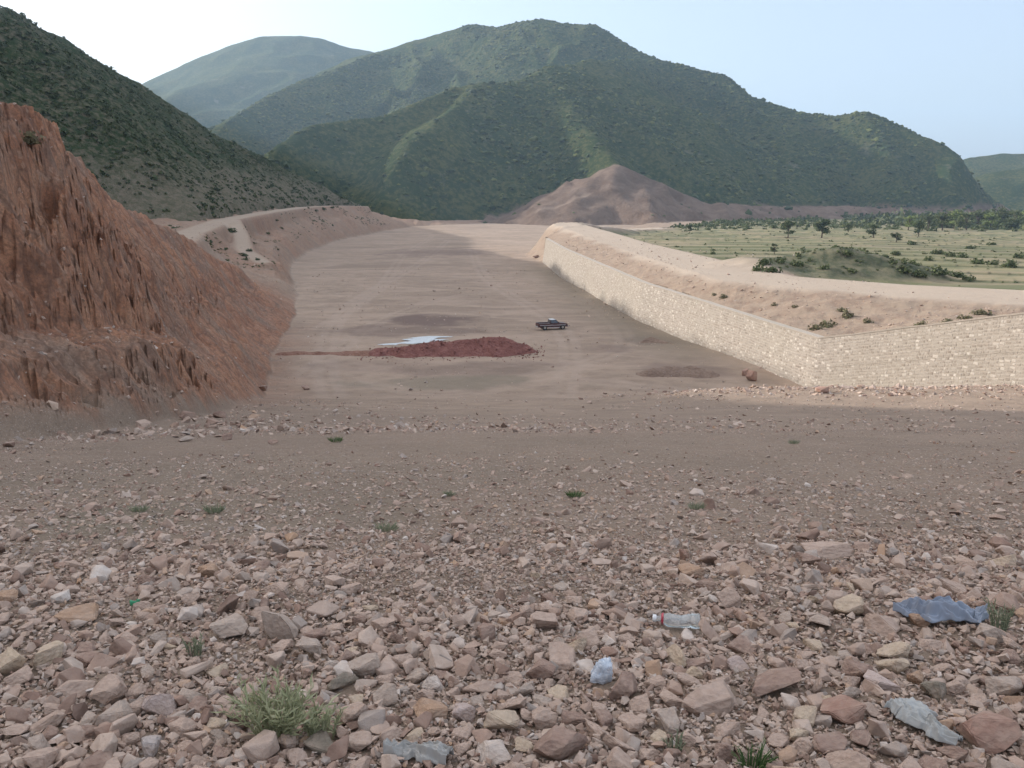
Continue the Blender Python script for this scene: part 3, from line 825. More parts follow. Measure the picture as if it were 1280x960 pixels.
def put_scrub():
    # left hillside: bushes one by one, thinner on the bare strip at its foot
    n = 46000
    x = RNG.uniform(-330, -60, n); y = RNG.uniform(150, 640, n)
    z = left_hill(x, y); g = height(x, y)
    hgt = z - g
    dens = np.clip(0.60 + 0.40 * sstep(14, 26, hgt), 0, 1) * np.clip(0.70 + 1.1 * fbm(x * 0.03, y * 0.03, 4, 701), 0.1, 1)
    keep = (hgt > 0.3) & (RNG.uniform(0, 1, n) < dens)
    x, y, z = x[keep], y[keep], z[keep]; n = len(x)
    s = np.clip(0.72 * np.exp(RNG.normal(0, 0.45, n)), 0.28, 2.2)
    v, f = scatter(lump_variants(10, 0.30, 30, 21), np.stack([x, y, z - 0.15 * s], 1), np.stack([s, s, s * RNG.uniform(0.75, 1.15, n)], 1), rand_rot(n, 0.3))
    tag(stuff(mk('hillside_scrub', v, f, M['scrub'], False)), 'dark green scrub bushes covering the shaded left hillside', 'scrub')
    # main mountain
    n = 130000
    x = RNG.uniform(-560, 820, n); y = RNG.uniform(600, 1500, n) 
    z, e = main_mtn(x, y)
    keep = (z > -12) & (RNG.uniform(0, 1, n) > e * 0.97) & (RNG.uniform(0, 1, n) < np.clip(0.65 + 1.7 * fbm(x * 0.014, y * 0.010, 5, 703, 0.6), 0.06, 1))
    keep &= np.abs(x) < 0.68 * y
    x, y, z = x[keep], y[keep], z[keep]; n = len(x)
    s = np.clip(1.35 * np.exp(RNG.normal(0, 0.50, n)), 0.6, 4.6)
    v, f = scatter(blob_variants(14, 23), np.stack([x, y, z - 0.1 * s], 1), np.stack([s, s, s * RNG.uniform(0.40, 0.95, n)], 1), rand_rot(n, 0.3))
    tag(stuff(mk('mountain_scrub', v, f, M['scrub_far'], False)), 'green scrub covering the slopes of the main mountain', 'scrub')
    # grassland and bush belt by the river at the foot of the mountain
    n = 9000
    x = RNG.uniform(40, 620, n); y = RNG.uniform(380, 830, n)
    I = height(x, y, want=True); z = I['z']
    zm, e = main_mtn(x, y)
    belt = sstep(430, 520, y - 0.10 * x + 40 * fbm(x * 0.01, y * 0.01, 3, 705))
    keep = (I['field'] > 0.5) & (RNG.uniform(0, 1, n) < belt * np.clip(0.45 + 1.1 * fbm(x * 0.02, y * 0.02, 3, 707), 0.05, 1)) & (zm < z + 1) & (x < 0.7 * y)
    x, y, z = x[keep], y[keep], z[keep]; n = len(x)
    s = np.clip(1.5 * np.exp(RNG.normal(0, 0.4, n)), 0.6, 3.6) * (1 + 1.3 * sstep(200, 330, x))
    v, f = scatter(lump_variants(8, 0.28, 34, 25), np.stack([x, y, z - 0.1], 1), np.stack([s, s, s * RNG.uniform(0.8, 1.5, n)], 1), rand_rot(n, 0.3))
    tag(stuff(mk('river_thicket', v, f, M['bush'], False)), 'belt of green bushes along the valley floor before the mountain foot', 'thicket')
    # tufts on the mound and along the field edges
    n = 26000
    x = RNG.uniform(20, 260, n); y = 110 + 330 * RNG.uniform(0, 1, n) ** 1.5
    I = height(x, y, want=True)
    dens = np.clip(I['mound'] * 2.4, 0, 0.9) * np.clip(0.6 + 1.5 * fbm(x * 0.09, y * 0.09, 3, 709), 0.05, 1) + I['field'] * (0.02 + 0.35 * I['hedge'])
    keep = (RNG.uniform(0, 1, n) < dens) & (I['sd'] > 2) & (I['roadr'] < 0.3)
    x, y, z = x[keep], y[keep], I['z'][keep]; n = len(x)
    s = np.clip(0.42 * np.exp(RNG.normal(0, 0.4, n)), 0.18, 1.1) 
    v, f = scatter(lump_variants(8, 0.34, 22, 27), np.stack([x, y, z - 0.05], 1), np.stack([s, s, s * RNG.uniform(0.6, 1.1, n)], 1), rand_rot(n, 0.3))
    tag(stuff(mk('ground_cover', v, f, M['bush'], False)), 'low tufts of weeds on the grassy mound and field edges', 'ground cover')

put_scrub()

def put_bank_weeds():
    n = 9000
    y = RNG.uniform(185, 560, n); x = np.interp(y, TOE[:, 0], TOE[:, 1]) - RNG.uniform(4, 46, n)
    I = height(x, y, want=True)
    keep = (I['bankl'] > 0.5) & (I['roadl'] < 0.05) & (RNG.uniform(0, 1, n) < np.clip(0.05 + 1.2 * fbm(x * 0.06, y * 0.05, 3, 711), 0.0, 0.8)) & (left_hill(x, y) < I['z'] + 0.2)
    x, y, z = x[keep], y[keep], I['z'][keep]; n = len(x)
    s = np.clip(0.42 * np.exp(RNG.normal(0, 0.4, n)), 0.2, 1.1)
    v, f = scatter(lump_variants(6, 0.34, 18, 29), np.stack([x, y, z - 0.05], 1), np.stack([s, s, s * RNG.uniform(0.5, 0.9, n)], 1), rand_rot(n, 0.3))
    tag(stuff(mk('ground_cover', v, f, M['scrub'], False)), 'thin low weeds on the terraced bank below the left hill', 'ground cover')
put_bank_weeds()

SHRUBS = {}
def shrub_mesh(kind, k):
    key = (kind, k)
    if key not in SHRUBS:
        rnd = random.Random(900 + k * 13)
        v, f = clump(rnd, 170, 0.16, 0.85, 0.3)
        # a few twigs from the root
        vs, fs = [v], [f]; off = len(v)
        for _ in range(7):
            a = rnd.uniform(0, 6.28); q = rnd.uniform(0.3, 0.8)
            tip = np.array([math.cos(a) * q, math.sin(a) * q, rnd.uniform(0.4, 0.8)]); n = np.array([-math.sin(a), math.cos(a), 0]) * 0.025
            vs.append(np.array([n, -n, tip - n * 0.3, tip + n * 0.3])); fs.append(np.array([[0, 1, 2, 3]]) + off); off += 4
        o = mk('shrub', np.concatenate(vs), np.concatenate(fs), M[kind], False)
        me = o.data; bpy.data.objects.remove(o); SHRUBS[key] = me
    return SHRUBS[key]

def shrub(p, s, kind, label, group=None, name='shrub', sz=1.0):
    o = bpy.data.objects.new(name, shrub_mesh(kind, random.randrange(4))); COL.objects.link(o)
    o.location = (p[0], p[1], p[2] - 0.06 * s); o.scale = (s, s * random.uniform(0.85, 1.1), s * sz * random.uniform(0.85, 1.1)); o.rotation_euler = (0, 0, random.uniform(0, 6.28))
    return tag(o, label, 'shrub', group)

def tube(bm, pts, radii, seg=7):
    rings = []
    for i, (p, r) in enumerate(zip(pts, radii)):
        p = Vector(p)
        d = (Vector(pts[min(i + 1, len(pts) - 1)]) - Vector(pts[max(i - 1, 0)])).normalized()
        a = d.orthogonal().normalized(); b = d.cross(a)
        rings.append([bm.verts.new(p + (a * math.cos(2 * math.pi * k / seg) + b * math.sin(2 * math.pi * k / seg)) * r) for k in range(seg)])
    for r0, r1 in zip(rings[:-1], rings[1:]):
        for k in range(seg):
            bm.faces.new((r0[k], r0[(k + 1) % seg], r1[(k + 1) % seg], r1[k]))
    bm.faces.new(rings[0][::-1]); bm.faces.new(rings[-1])

TREES = {}
def tree_meshes(k, kind):
    if (k, kind) in TREES: return TREES[(k, kind)]
    rnd = random.Random(40 + k)
    bm = bmesh.new()
    h0 = rnd.uniform(0.28, 0.42); lean = rnd.uniform(-0.06, 0.06)
    tube(bm, [(0, 0, -0.04), (lean * 0.4, 0, h0 * 0.5), (lean, 0.01, h0), (lean * 1.4, 0.02, 0.75)], [0.040, 0.032, 0.026, 0.008])
    ends = []
    for _ in range(13):
        a = rnd.uniform(0, 6.28); r = rnd.uniform(0.08, 0.34); zt = rnd.uniform(0.26, 0.88)
        zs = max(0.12, min(zt - 0.08, rnd.uniform(h0 * 0.6, 0.6)))
        e = (lean + math.cos(a) * r, math.sin(a) * r, zt)
        tube(bm, [(lean, 0, zs), (lean + math.cos(a) * r * 0.5, math.sin(a) * r * 0.5, zs + (zt - zs) * 0.6), e], [0.018, 0.012, 0.005], 5)
        ends.append(e)
    ends.append((lean * 1.4, 0.02, 0.88))
    me_t = bpy.data.meshes.new('trunk'); bm.to_mesh(me_t); bm.free(); me_t.materials.append(M['bark'])
    vs, fs, off = [], [], 0
    for e in ends:
        v, f = clump(rnd, 75, 0.17, 0.8, 0.1)
        v = v * np.array([1, 1, 1.15]) * rnd.uniform(0.16, 0.27) + np.array(e) - np.array([0, 0, 0.05]); vs.append(v); fs.append(f + off); off += len(v)
    o = mk('crown', np.concatenate(vs), np.concatenate(fs), M[kind], False)
    me_c = o.data; bpy.data.objects.remove(o)
    TREES[(k, kind)] = (me_t, me_c); return TREES[(k, kind)]

def tree(p, h, k, kind, label, group=None, wide=1.0):
    t = empty('tree', p, random.uniform(0, 6.28)); t.scale = (h * wide, h * wide, h)
    tag(t, label, 'tree', group)
    for nm, me in zip(('trunk', 'crown'), tree_meshes(k, kind)):
        o = bpy.data.objects.new(nm, me); COL.objects.link(o); o.parent = t
    return t

def field_px(px, py, z=None):
    return ground_px(px, py, 900)

# trees on the fields in front of the mountain foot (photo pixel of the trunk base, height in m)
for px, py, h, k, kind, lab, w in (
        (968, 318, 3.6, 0, 'scrub', 'dark slender tree at the left foot of the grassy mound, with a thin trunk', 0.75),
        (985, 297, 9.0, 1, 'scrub', 'tall dark tree with a dense round crown, second from the left on the fields', 0.85),
        (1027, 297, 9.5, 2, 'scrub', 'broad dark spreading tree on the fields right of the dense round one', 1.0),
        (1060, 291, 6.0, 3, 'bush', 'small pale green tree right of the broad dark spreading tree', 1.1),
        (1092, 297, 6.5, 0, 'scrub', 'dark tree standing just above the top of the grassy mound', 1.0),
        (1120, 303, 4.6, 1, 'scrub', 'short round dark tree on the right shoulder of the grassy mound', 1.2),
        (1148, 296, 9.0, 3, 'scrub', 'tall narrow dark tree alone right of the mound on the far fields', 0.7),
        (862, 291, 5.0, 2, 'scrub', 'small dark tree at the far left end of the fields', 1.0)):
    tree(field_px(px, py), h * 0.78, k, kind, lab, None, w * 1.1)
k = 0
for px, py, h in ((1135, 288, 8), (1160, 286, 9), (1178, 288, 10), (1192, 286, 11), (1208, 288, 10), (1222, 285, 12), (1238, 287, 10), (1252, 285, 12), (1268, 287, 11), (1284, 285, 12)):
    tree(field_px(px, py), h, k % 4, 'bright_bush' if k % 3 == 0 else 'bush', 'light green tree in the row before the mountain foot at the right edge', 'light green trees in the row at right', 1.15); k += 1
for px, py, s in ((1020, 412, 0.9), (1034, 408, 1.1), (968, 382, 0.5), (993, 384, 0.45), (1053, 389, 0.7), (1060, 396, 0.9), (1085, 403, 0.6), (1150, 409, 0.8), (1185, 404, 0.7), (1208, 399, 0.8), (1226, 393, 1.0), (905, 372, 0.7), (893, 369, 0.5)):
    shrub(ground_px(px, py), s, 'dry_bush', 'low dusty bush growing on the sunlit earth bank behind the wall', 'dusty bushes on the bank behind the wall')
for px, py, s in ((955, 330, 1.5), (948, 338, 1.4), (965, 340, 1.5), (975, 328, 1.2), (998, 332, 1.3), (1030, 336, 1.1), (1065, 340, 1.0), (1130, 340, 1.5), (1150, 345, 1.6), (1175, 342, 1.7), (1195, 346, 1.6), (1120, 318, 1.3), (1160, 326, 1.4), (1060, 318, 1.1), (1005, 316, 1.0), (1210, 350, 1.2)):
    shrub(ground_px(px, py), s, 'bush', 'green bush rooted on the grassy mound beside the dirt road', 'green bushes on the grassy mound')
for px, py, s in ((1172, 318, 1.8), (1188, 320, 1.6), (1203, 322, 1.7), (1222, 330, 1.7), (1240, 331, 1.6), (1262, 333, 1.8), (1275, 322, 1.7), (1212, 311, 1.8), (1140, 305, 1.8), (1240, 306, 1.6)):
    shrub(ground_px(px, py), s, 'bush', 'bush in the hedge lines between the yellow fields right of the mound', 'hedge bushes between the fields')
for px, py, sz_ in ((606, 279, 2.2), (625, 277, 2.6), (645, 277, 2.8), (664, 276, 3.0), (683, 275, 2.8), (700, 274, 3.0), (716, 272, 2.8), (728, 270, 2.4), (655, 272, 2.4), (675, 270, 2.4)):
    shrub(ground_px(px, py), sz_, 'bush', 'green bush at the far end of the channel before the bare brown hill', 'bushes at the far end of the channel')
shrub(ground_px(128, 212), 0.9, 'bright_bush', 'yellow-green shrub on the crest of the red cliff', None)
shrub(ground_px(38, 178), 0.55, 'dry_bush', 'dark dry shrub hanging at the crest of the red cliff, left of the yellow-green one', None)
shrub(ground_px(6, 100), 0.55, 'dry_bush', 'straw coloured shrub on the red cliff crest at the left edge of the photo', None)
shrub(ground_px(288, 290), 1.7, 'scrub', 'dark bush between the left dirt road and the track branching down', None)
for px, py, s in ((305, 320, 1.1), (312, 314, 0.9), (322, 325, 0.7), (335, 292, 0.8), (352, 286, 0.9), (345, 276, 1.0), (405, 262, 1.5), (415, 260, 1.4), (395, 264, 1.2)):
    shrub(ground_px(px, py), s, 'scrub', 'small dark bush on the terraced bank below the left dirt road', 'bushes on the left terraced bank')

# ------------------------------------------------------------------ the masonry wall
def build_wall():
    P = WALL[::-1].copy()                     # from the far end towards us
    seg = np.hypot(*np.diff(P[:, :2], axis=0).T); S = np.concatenate([[0], np.cumsum(seg)])
    def plan(s):
        return np.stack([np.interp(s, S, P[:, 0]), np.interp(s, S, P[:, 1])], -1)
    dirs = np.diff(P[:, :2], axis=0) / seg[:, None]
    vn = np.vstack([dirs[:1], (dirs[:-1] + dirs[1:]) / 2, dirs[-1:]]); vn /= np.linalg.norm(vn, axis=1)[:, None]
    def nrm(s):                                # outward (towards the channel)
        d = np.stack([np.interp(s, S, vn[:, 0]), np.interp(s, S, vn[:, 1])], -1)
        d /= np.linalg.norm(d, axis=-1, keepdims=True)
        return np.stack([d[..., 1], -d[..., 0]], -1)
    top = lambda s: np.interp(s, S, P[:, 2])
    def bottom(s):
        q = plan(s) + nrm(s) * 1.2
        return height(q[..., 0], q[..., 1]) - 0.7
    thick = 0.9
    BAT = 0.13
    # outward normal check: the channel lies to the left
    sgn = 1.0 if nrm(np.array([60.0]))[0, 0] < 0 else -1.0
    def face(s, z, out=0.0):                   # point on the battered face
        off = (top(s) - z) * BAT + out
        q = plan(s) + sgn * nrm(s) * off[..., None] if isinstance(off, np.ndarray) else plan(s)
        return np.concatenate([q, z[..., None]], -1)
    root = empty('stone_retaining_wall', (float(P[3, 0]), float(P[3, 1]), ZF))
    tag(root, 'long pale stone masonry retaining wall along the right side of the channel', 'wall')
    inv = -np.array(root.location)
    t = NT('wall_mortar')
    c = t.mix(t.noise(1.5, 5, 0.65), (0.33, 0.282, 0.235), (0.40, 0.345, 0.29))
    c = t.mix(t.ramp(t.noise(0.12, 4, 0.6), [(0.45, 0.0), (0.7, 0.6)]), c, (0.33, 0.29, 0.235))
    t.color(c); t.bump(t.noise(9, 6, 0.7), 0.6, 0.05); mortar = t.m
    t = NT('wall_stone')
    c = t.ramp(t.island(), [(0.0, (0.27, 0.225, 0.185)), (0.25, (0.325, 0.282, 0.240)), (0.55, (0.362, 0.316, 0.270)), (0.84, (0.400, 0.352, 0.303)), (0.93, (0.52, 0.46, 0.40)), (1.0, (0.57, 0.515, 0.45))])
    c = t.mix(t.ramp(t.noise(0.10, 4, 0.6), [(0.45, 0.0), (0.7, 0.45)]), c, (0.36, 0.315, 0.255))
    c = t.mix(t.ramp(t.noise(4, 5, 0.7), [(0.35, 0.4), (0.6, 0.0)]), c, t.mix(1.0, c, (0.7, 0.67, 0.62), 'MULTIPLY'))
    t.color(c); t.bump(t.noise(7, 6, 0.7), 0.7, 0.04); stone = t.m
    # core
    ss = np.unique(np.concatenate([np.arange(0, S[-1], 0.8), S]))
    bt = bottom(ss); tp = top(ss)
    f0 = face(ss, bt); f1 = face(ss, tp - 0.02)
    q = plan(ss) - sgn * nrm(ss) * thick
    b1 = np.concatenate([q, (tp - 0.02)[:, None]], 1); b0 = np.concatenate([q, (bt)[:, None]], 1)
    ring = np.stack([f0, f1, b1, b0], 1)
    n = len(ss); V = ring.reshape(-1, 3)
    Fq = []
    for i in range(n - 1):
        for k in range(4):
            Fq.append((i * 4 + k, i * 4 + (k + 1) % 4, (i + 1) * 4 + (k + 1) % 4, (i + 1) * 4 + k))
    Fq.append((0, 1, 2, 3)); Fq.append(((n - 1) * 4 + 3, (n - 1) * 4 + 2, (n - 1) * 4 + 1, (n - 1) * 4))
    mk('wall_core', V + inv, np.array(Fq), mortar, False, root)
    # facing stones in courses
    Vs, Fs = [], []; off = 0
    rnd = random.Random(5)
    ch = 0.31
    zmin = float(bt.min())
    ncourse = int((float(tp.max()) - zmin) / ch) + 2
    for cidx in range(ncourse):
        s = -rnd.random() * 0.4
        while s < S[-1] - 0.05:
            w = rnd.uniform(0.22, 0.62)
            a, b = max(s, 0), min(s + w - 0.05, S[-1]); s += w
            if b - a < 0.12: continue
            m = 0.5 * (a + b)
            T = float(np.interp(m, S, P[:, 2]))
            hloc = ch * 1.0
            z1 = T - 0.16 - cidx * hloc - rnd.uniform(0, 0.05); z0 = z1 - hloc + rnd.uniform(0.05, 0.10)
            if z1 < float(np.interp(m, ss, bt)): continue
            pr = rnd.uniform(0.006, 0.032)
            sa = np.array([a, b, b, a]); zz = np.array([z0, z0, z1, z1]) + np.array([rnd.uniform(-.03, .03) for _ in range(4)])
            back = face(sa, zz, np.full(4, -0.02)); 
            ins = 0.035
            sa2 = np.array([a + ins, b - ins, b - ins, a + ins]); zz2 = zz + np.array([ins, ins, -ins, -ins])
            fr = face(sa2, zz2, np.full(4, pr))
            Vs.append(back); Vs.append(fr)
            Fs += [(off + 4, off + 5, off + 6, off + 7), (off, off + 1, off + 5, off + 4), (off + 1, off + 2, off + 6, off + 5), (off + 2, off + 3, off + 7, off + 6), (off + 3, off, off + 4, off + 7)]
            off += 8
    mk('masonry_facing', np.concatenate(Vs) + inv, np.array(Fs), stone, False, root)
    # coping on top, ledge strip at mid height
    def strip(nm, zf, h, o0, o1, m, s0=0.0, s1=None):
        sel = ss[(ss >= s0) & (ss <= (s1 or S[-1]))]
        zc = zf(sel)
        V = []
        for dz, oo in ((0, o0), (0, o1), (h, o1), (h, o0)):
            z = zc + dz
            q = plan(sel) + sgn * nrm(sel) * ((top(sel) - z) * BAT + oo)[:, None] if o0 > -0.5 else plan(sel) + sgn * nrm(sel) * np.full(len(sel), oo)[:, None]
            V.append(np.concatenate([q, z[:, None]], 1))
        V = np.stack(V, 1).reshape(-1, 3); n = len(sel); Fq = []
        for i in range(n - 1):
            for k in range(4):
                Fq.append((i * 4 + k, i * 4 + (k + 1) % 4, (i + 1) * 4 + (k + 1) % 4, (i + 1) * 4 + k))
        Fq.append((0, 1, 2, 3)); Fq.append(((n - 1) * 4 + 3, (n - 1) * 4 + 2, (n - 1) * 4 + 1, (n - 1) * 4))
        mk(nm, V + inv, np.array(Fq), m, False, root)
    strip('coping', lambda s: top(s) - 0.13 + 0.05 * fbm(s * 0.35, s * 0, 3, 901), 0.15, -thick - 0.03, 0.07, mortar)
    sc = S[3]
    strip('ledge', lambda s: top(s) - 3.3 + 0.0 * s, 0.05, -0.02, 0.035, mortar, sc - 28, S[-1])
    return sc
build_wall()

# ------------------------------------------------------------------ heaps, water, boulders on the channel floor
def heap(name, pts_px, label, cat, mat, seed, zrough=0.18, slope=0.62, attrs=None):
    """a dumped ridge of soil: crest polyline of (px, base py, height, extra half width)"""
    cr = []
    for px, py, h in pts_px:
        p = at_z(px, py, ZF); cr.append((p[0], p[1], h))
    cr = np.array(cr)
    x0, x1 = cr[:, 0].min() - 6, cr[:, 0].max() + 6; y0, y1 = cr[:, 1].min() - 7, cr[:, 1].max() + 7
    xs = np.arange(x0, x1, 0.16); ys = np.arange(y0, y1, 0.22)
    X, Y = np.meshgrid(xs, ys, indexing='ij'); x = X.ravel(); y = Y.ravel()
    d, h, _, _ = polyline(x, y, cr)
    d = np.maximum(d + 0.5 * fbm(x * 0.5, y * 0.5, 3, seed), 0)
    zz = h - slope * (np.sqrt(d * d + 0.25) - 0.5) + zrough * (fbm(x * 0.9, y * 0.9, 4, seed + 3, 0.6) + 1.1 * ridged(x * 0.75, y * 0.6, 3, seed + 7)) * np.clip(h / 1.2, 0.3, 1) + 0.25 * fbm(x * 0.3, y * 0.3, 2, seed + 5) - 0.12
    g = height(x, y)
    z = g + zz
    Fq = grid_faces(len(xs), len(ys))
    keep = zz[Fq].max(1) > -0.15
    v, f, _ = compact(np.stack([x, y, z], 1), Fq[keep])
    c = v.mean(0); c[2] = ZF
    return tag(mk(name, v - c, f, mat, True, loc=c), label, cat)

def soil_mat(name, a, b, c3):
    t = NT(name)
    f = t.noise(0.9, 7, 0.7)
    c = t.ramp(f, [(0.32, a), (0.55, b), (0.75, c3)])
    t.color(c); t.b.inputs['Roughness'].default_value = 0.97
    t.bump(t.math('ADD', t.noise(2.5, 7, 0.7), t.voro(3.0)), 0.9, 0.15)
    return t.m
redsoil = soil_mat('red_soil', (0.140, 0.058, 0.048), (0.205, 0.088, 0.073), (0.275, 0.142, 0.118))
redlow = soil_mat('red_brown_soil', (0.165, 0.085, 0.060), (0.235, 0.128, 0.094), (0.30, 0.185, 0.14))
brownsoil = soil_mat('brown_soil', (0.155, 0.105, 0.080), (0.215, 0.150, 0.114), (0.28, 0.205, 0.16))
heap('soil_heap', [(470, 443, 0.75), (490, 443, 0.8), (515, 443, 1.15), (545, 441, 1.6), (570, 441, 1.55), (595, 440, 1.9), (615, 440, 2.15), (640, 440, 1.8), (656, 440, 1.1)],
     'long heap of dark red soil dumped in front of the puddle on the channel floor', 'soil heap', redsoil, 801)
heap('soil_strip', [(348, 442, 0.35), (400, 443, 0.45), (440, 443, 0.5), (462, 443, 0.6)],
     'low strip of reddish brown soil running from the left bank to the red heap', 'soil strip', redlow, 811, 0.1, 0.5)
heap('soil_heap', [(810, 470, 0.5), (835, 468, 0.9), (860, 468, 0.95), (885, 470, 0.55)],
     'low brown soil heap on the channel floor below the stone wall', 'soil heap', brownsoil, 821, 0.15, 0.5)
heap('soil_heap', [(803, 428, 0.4), (815, 427, 0.75), (824, 428, 0.4)],
     'small dark soil heap close to the wall, farther than the low brown heap', 'soil heap', brownsoil, 831, 0.12, 0.5)

def clods():
    n = 900
    a = at_z(462, 443, ZF); b = at_z(668, 441, ZF)
    x = RNG.uniform(a[0] - 1, b[0] + 1.5, n); y = a[1] + RNG.normal(0, 2.6, n) + 0.6
    I = height(x, y)
    o = bpy.data.objects['soil_heap']; dg = None
    co = np.empty(len(o.data.vertices) * 3, dtype=np.float32); o.data.vertices.foreach_get('co', co); co = co.reshape(-1, 3) + np.array(o.location)
    z = I.copy()
    for i in range(n):
        d2 = (co[:, 0] - x[i]) ** 2 + (co[:, 1] - y[i]) ** 2
        j = int(np.argmin(d2))
        if d2[j] < 0.05: z[i] = max(z[i], co[j, 2])
    s = np.clip(0.13 * np.exp(RNG.normal(0, 0.5, n)), 0.05, 0.5) * 0.5
    v, f = scatter(ROCK_LO, np.stack([x, y, z + s * 0.3], 1), np.stack([s, s, s * 0.8], 1), rand_rot(n))
    tag(stuff(mk('soil_clods', v, f, redsoil, False)), 'clods of red soil strewn over and around the long red heap', 'clods')
clods()

def puddle():
    t = NT('puddle_water'); t.color((0.66, 0.68, 0.69)); t.b.inputs['Roughness'].default_value = 0.12; t.b.inputs['Specular IOR Level'].default_value = 0.9
    t.b.inputs['IOR'].default_value = 1.333
    t.bump(t.noise(5.0, 3), 0.5, 0.08)
    a = at_z(478, 431, ZF); b = at_z(562, 424, ZF)
    xs = np.arange(a[0] - 3, b[0] + 4, 0.12); ys = np.arange(a[1] - 7, b[1] + 6, 0.18)
    X, Y = np.meshgrid(xs, ys, indexing='ij'); x = X.ravel(); y = Y.ravel()
    cx, cy = (a[0] + b[0]) / 2 , (a[1] + b[1]) / 2 - 0.5
    ux = (x - cx); uy = (y - cy) - 0.5 * ux
    e = np.sqrt((ux / 3.5) ** 2 + (uy / 3.4) ** 2) + 1.25 * fbm(x * 0.22, y * 0.60, 5, 841, 0.6)
    Fq = grid_faces(len(xs), len(ys))
    keep = e[Fq].mean(1) < 0.85
    z = np.full(len(x), float(height(x[e < 0.85], y[e < 0.85]).max()) + 0.02)
    v, f, _ = compact(np.stack([x, y, z], 1), Fq[keep])
    struct(mk('water', v, f, t.m, True))
puddle()

# ------------------------------------------------------------------ individual rocks
def rock_bm(seed, detail=2):
    rnd = random.Random(seed)
    bm = hull_bm(rnd, rnd.randint(11, 17), rnd.uniform(0.3, 0.9))
    bmesh.ops.bevel(bm, geom=bm.edges[:], offset=0.05, segments=2, affect='EDGES', clamp_overlap=True)
    bmesh.ops.triangulate(bm, faces=bm.faces[:])
    longe = [e for e in bm.edges if e.calc_length() > 0.22]
    bmesh.ops.subdivide_edges(bm, edges=longe, cuts=2, use_grid_fill=True)
    bmesh.ops.triangulate(bm, faces=bm.faces[:])
    m = max(max(abs(c) for c in v.co) for v in bm.verts)
    o = Vector((seed * 1.7 % 50, seed * 0.3 % 50, 0))
    bm.normal_update()
    for v in bm.verts:
        v.co /= m
    for v in bm.verts:
        d = mnoise.fractal(v.co * 2.2 + o, 0.8, 2.0, 4) * 0.055 + mnoise.noise(v.co * 9 + o) * 0.012
        v.co += v.normal * d
    return bm

ROCKME = {}
def rock_mesh(k, mat):
    key = k
    if key not in ROCKME:
        o = from_bm('rock', rock_bm(1000 + k), mat, smooth=True, sharp=28)
        ROCKME[key] = o.data; bpy.data.objects.remove(o)
    return ROCKME[key]

ROCKN = 40
M['rock'] = rock_mat('broken_rock', 'obj', None, 3.0)
def rock(x, y, dims, k, mat, label, group=None, rz=None, tilt=(0, 0), sink=0.22, cat='rock', z=None):
    o = bpy.data.objects.new('rock', rock_mesh(k % ROCKN, mat)); COL.objects.link(o)
    o.material_slots[0].link = 'OBJECT'; o.material_slots[0].material = mat
    sx, sy, sz = (d * 0.5 for d in dims)
    o.scale = (sx, sy, sz); o.rotation_euler = (tilt[0], tilt[1], random.uniform(0, 6.28) if rz is None else rz)
    o.location = (x, y, (hz(x, y) if z is None else z) + sz * (1 - 2 * sink))
    return tag(o, label, cat, group)

def rk(name, col, ns=2.5):
    return rock_mat(name, 'obj', col, ns)
K = dict(grey=rk('grey_rock', (0.430, 0.350, 0.295)), blue=rk('blue_grey_rock', (0.43, 0.395, 0.385)), green=rk('green_grey_rock', (0.205, 0.185, 0.145)), ochre=rk('ochre_rock', (0.400, 0.255, 0.165)),
         rust=rk('rust_rock', (0.330, 0.190, 0.145)), pink=rk('pink_rock', (0.470, 0.350, 0.285)), cream=rk('cream_rock', (0.54, 0.43, 0.315)), white=rk('white_rock', (0.65, 0.57, 0.51)), brown=rk('brown_rock', (0.280, 0.185, 0.148)), lilac=rk('lilac_rock', (0.54, 0.435, 0.40)))

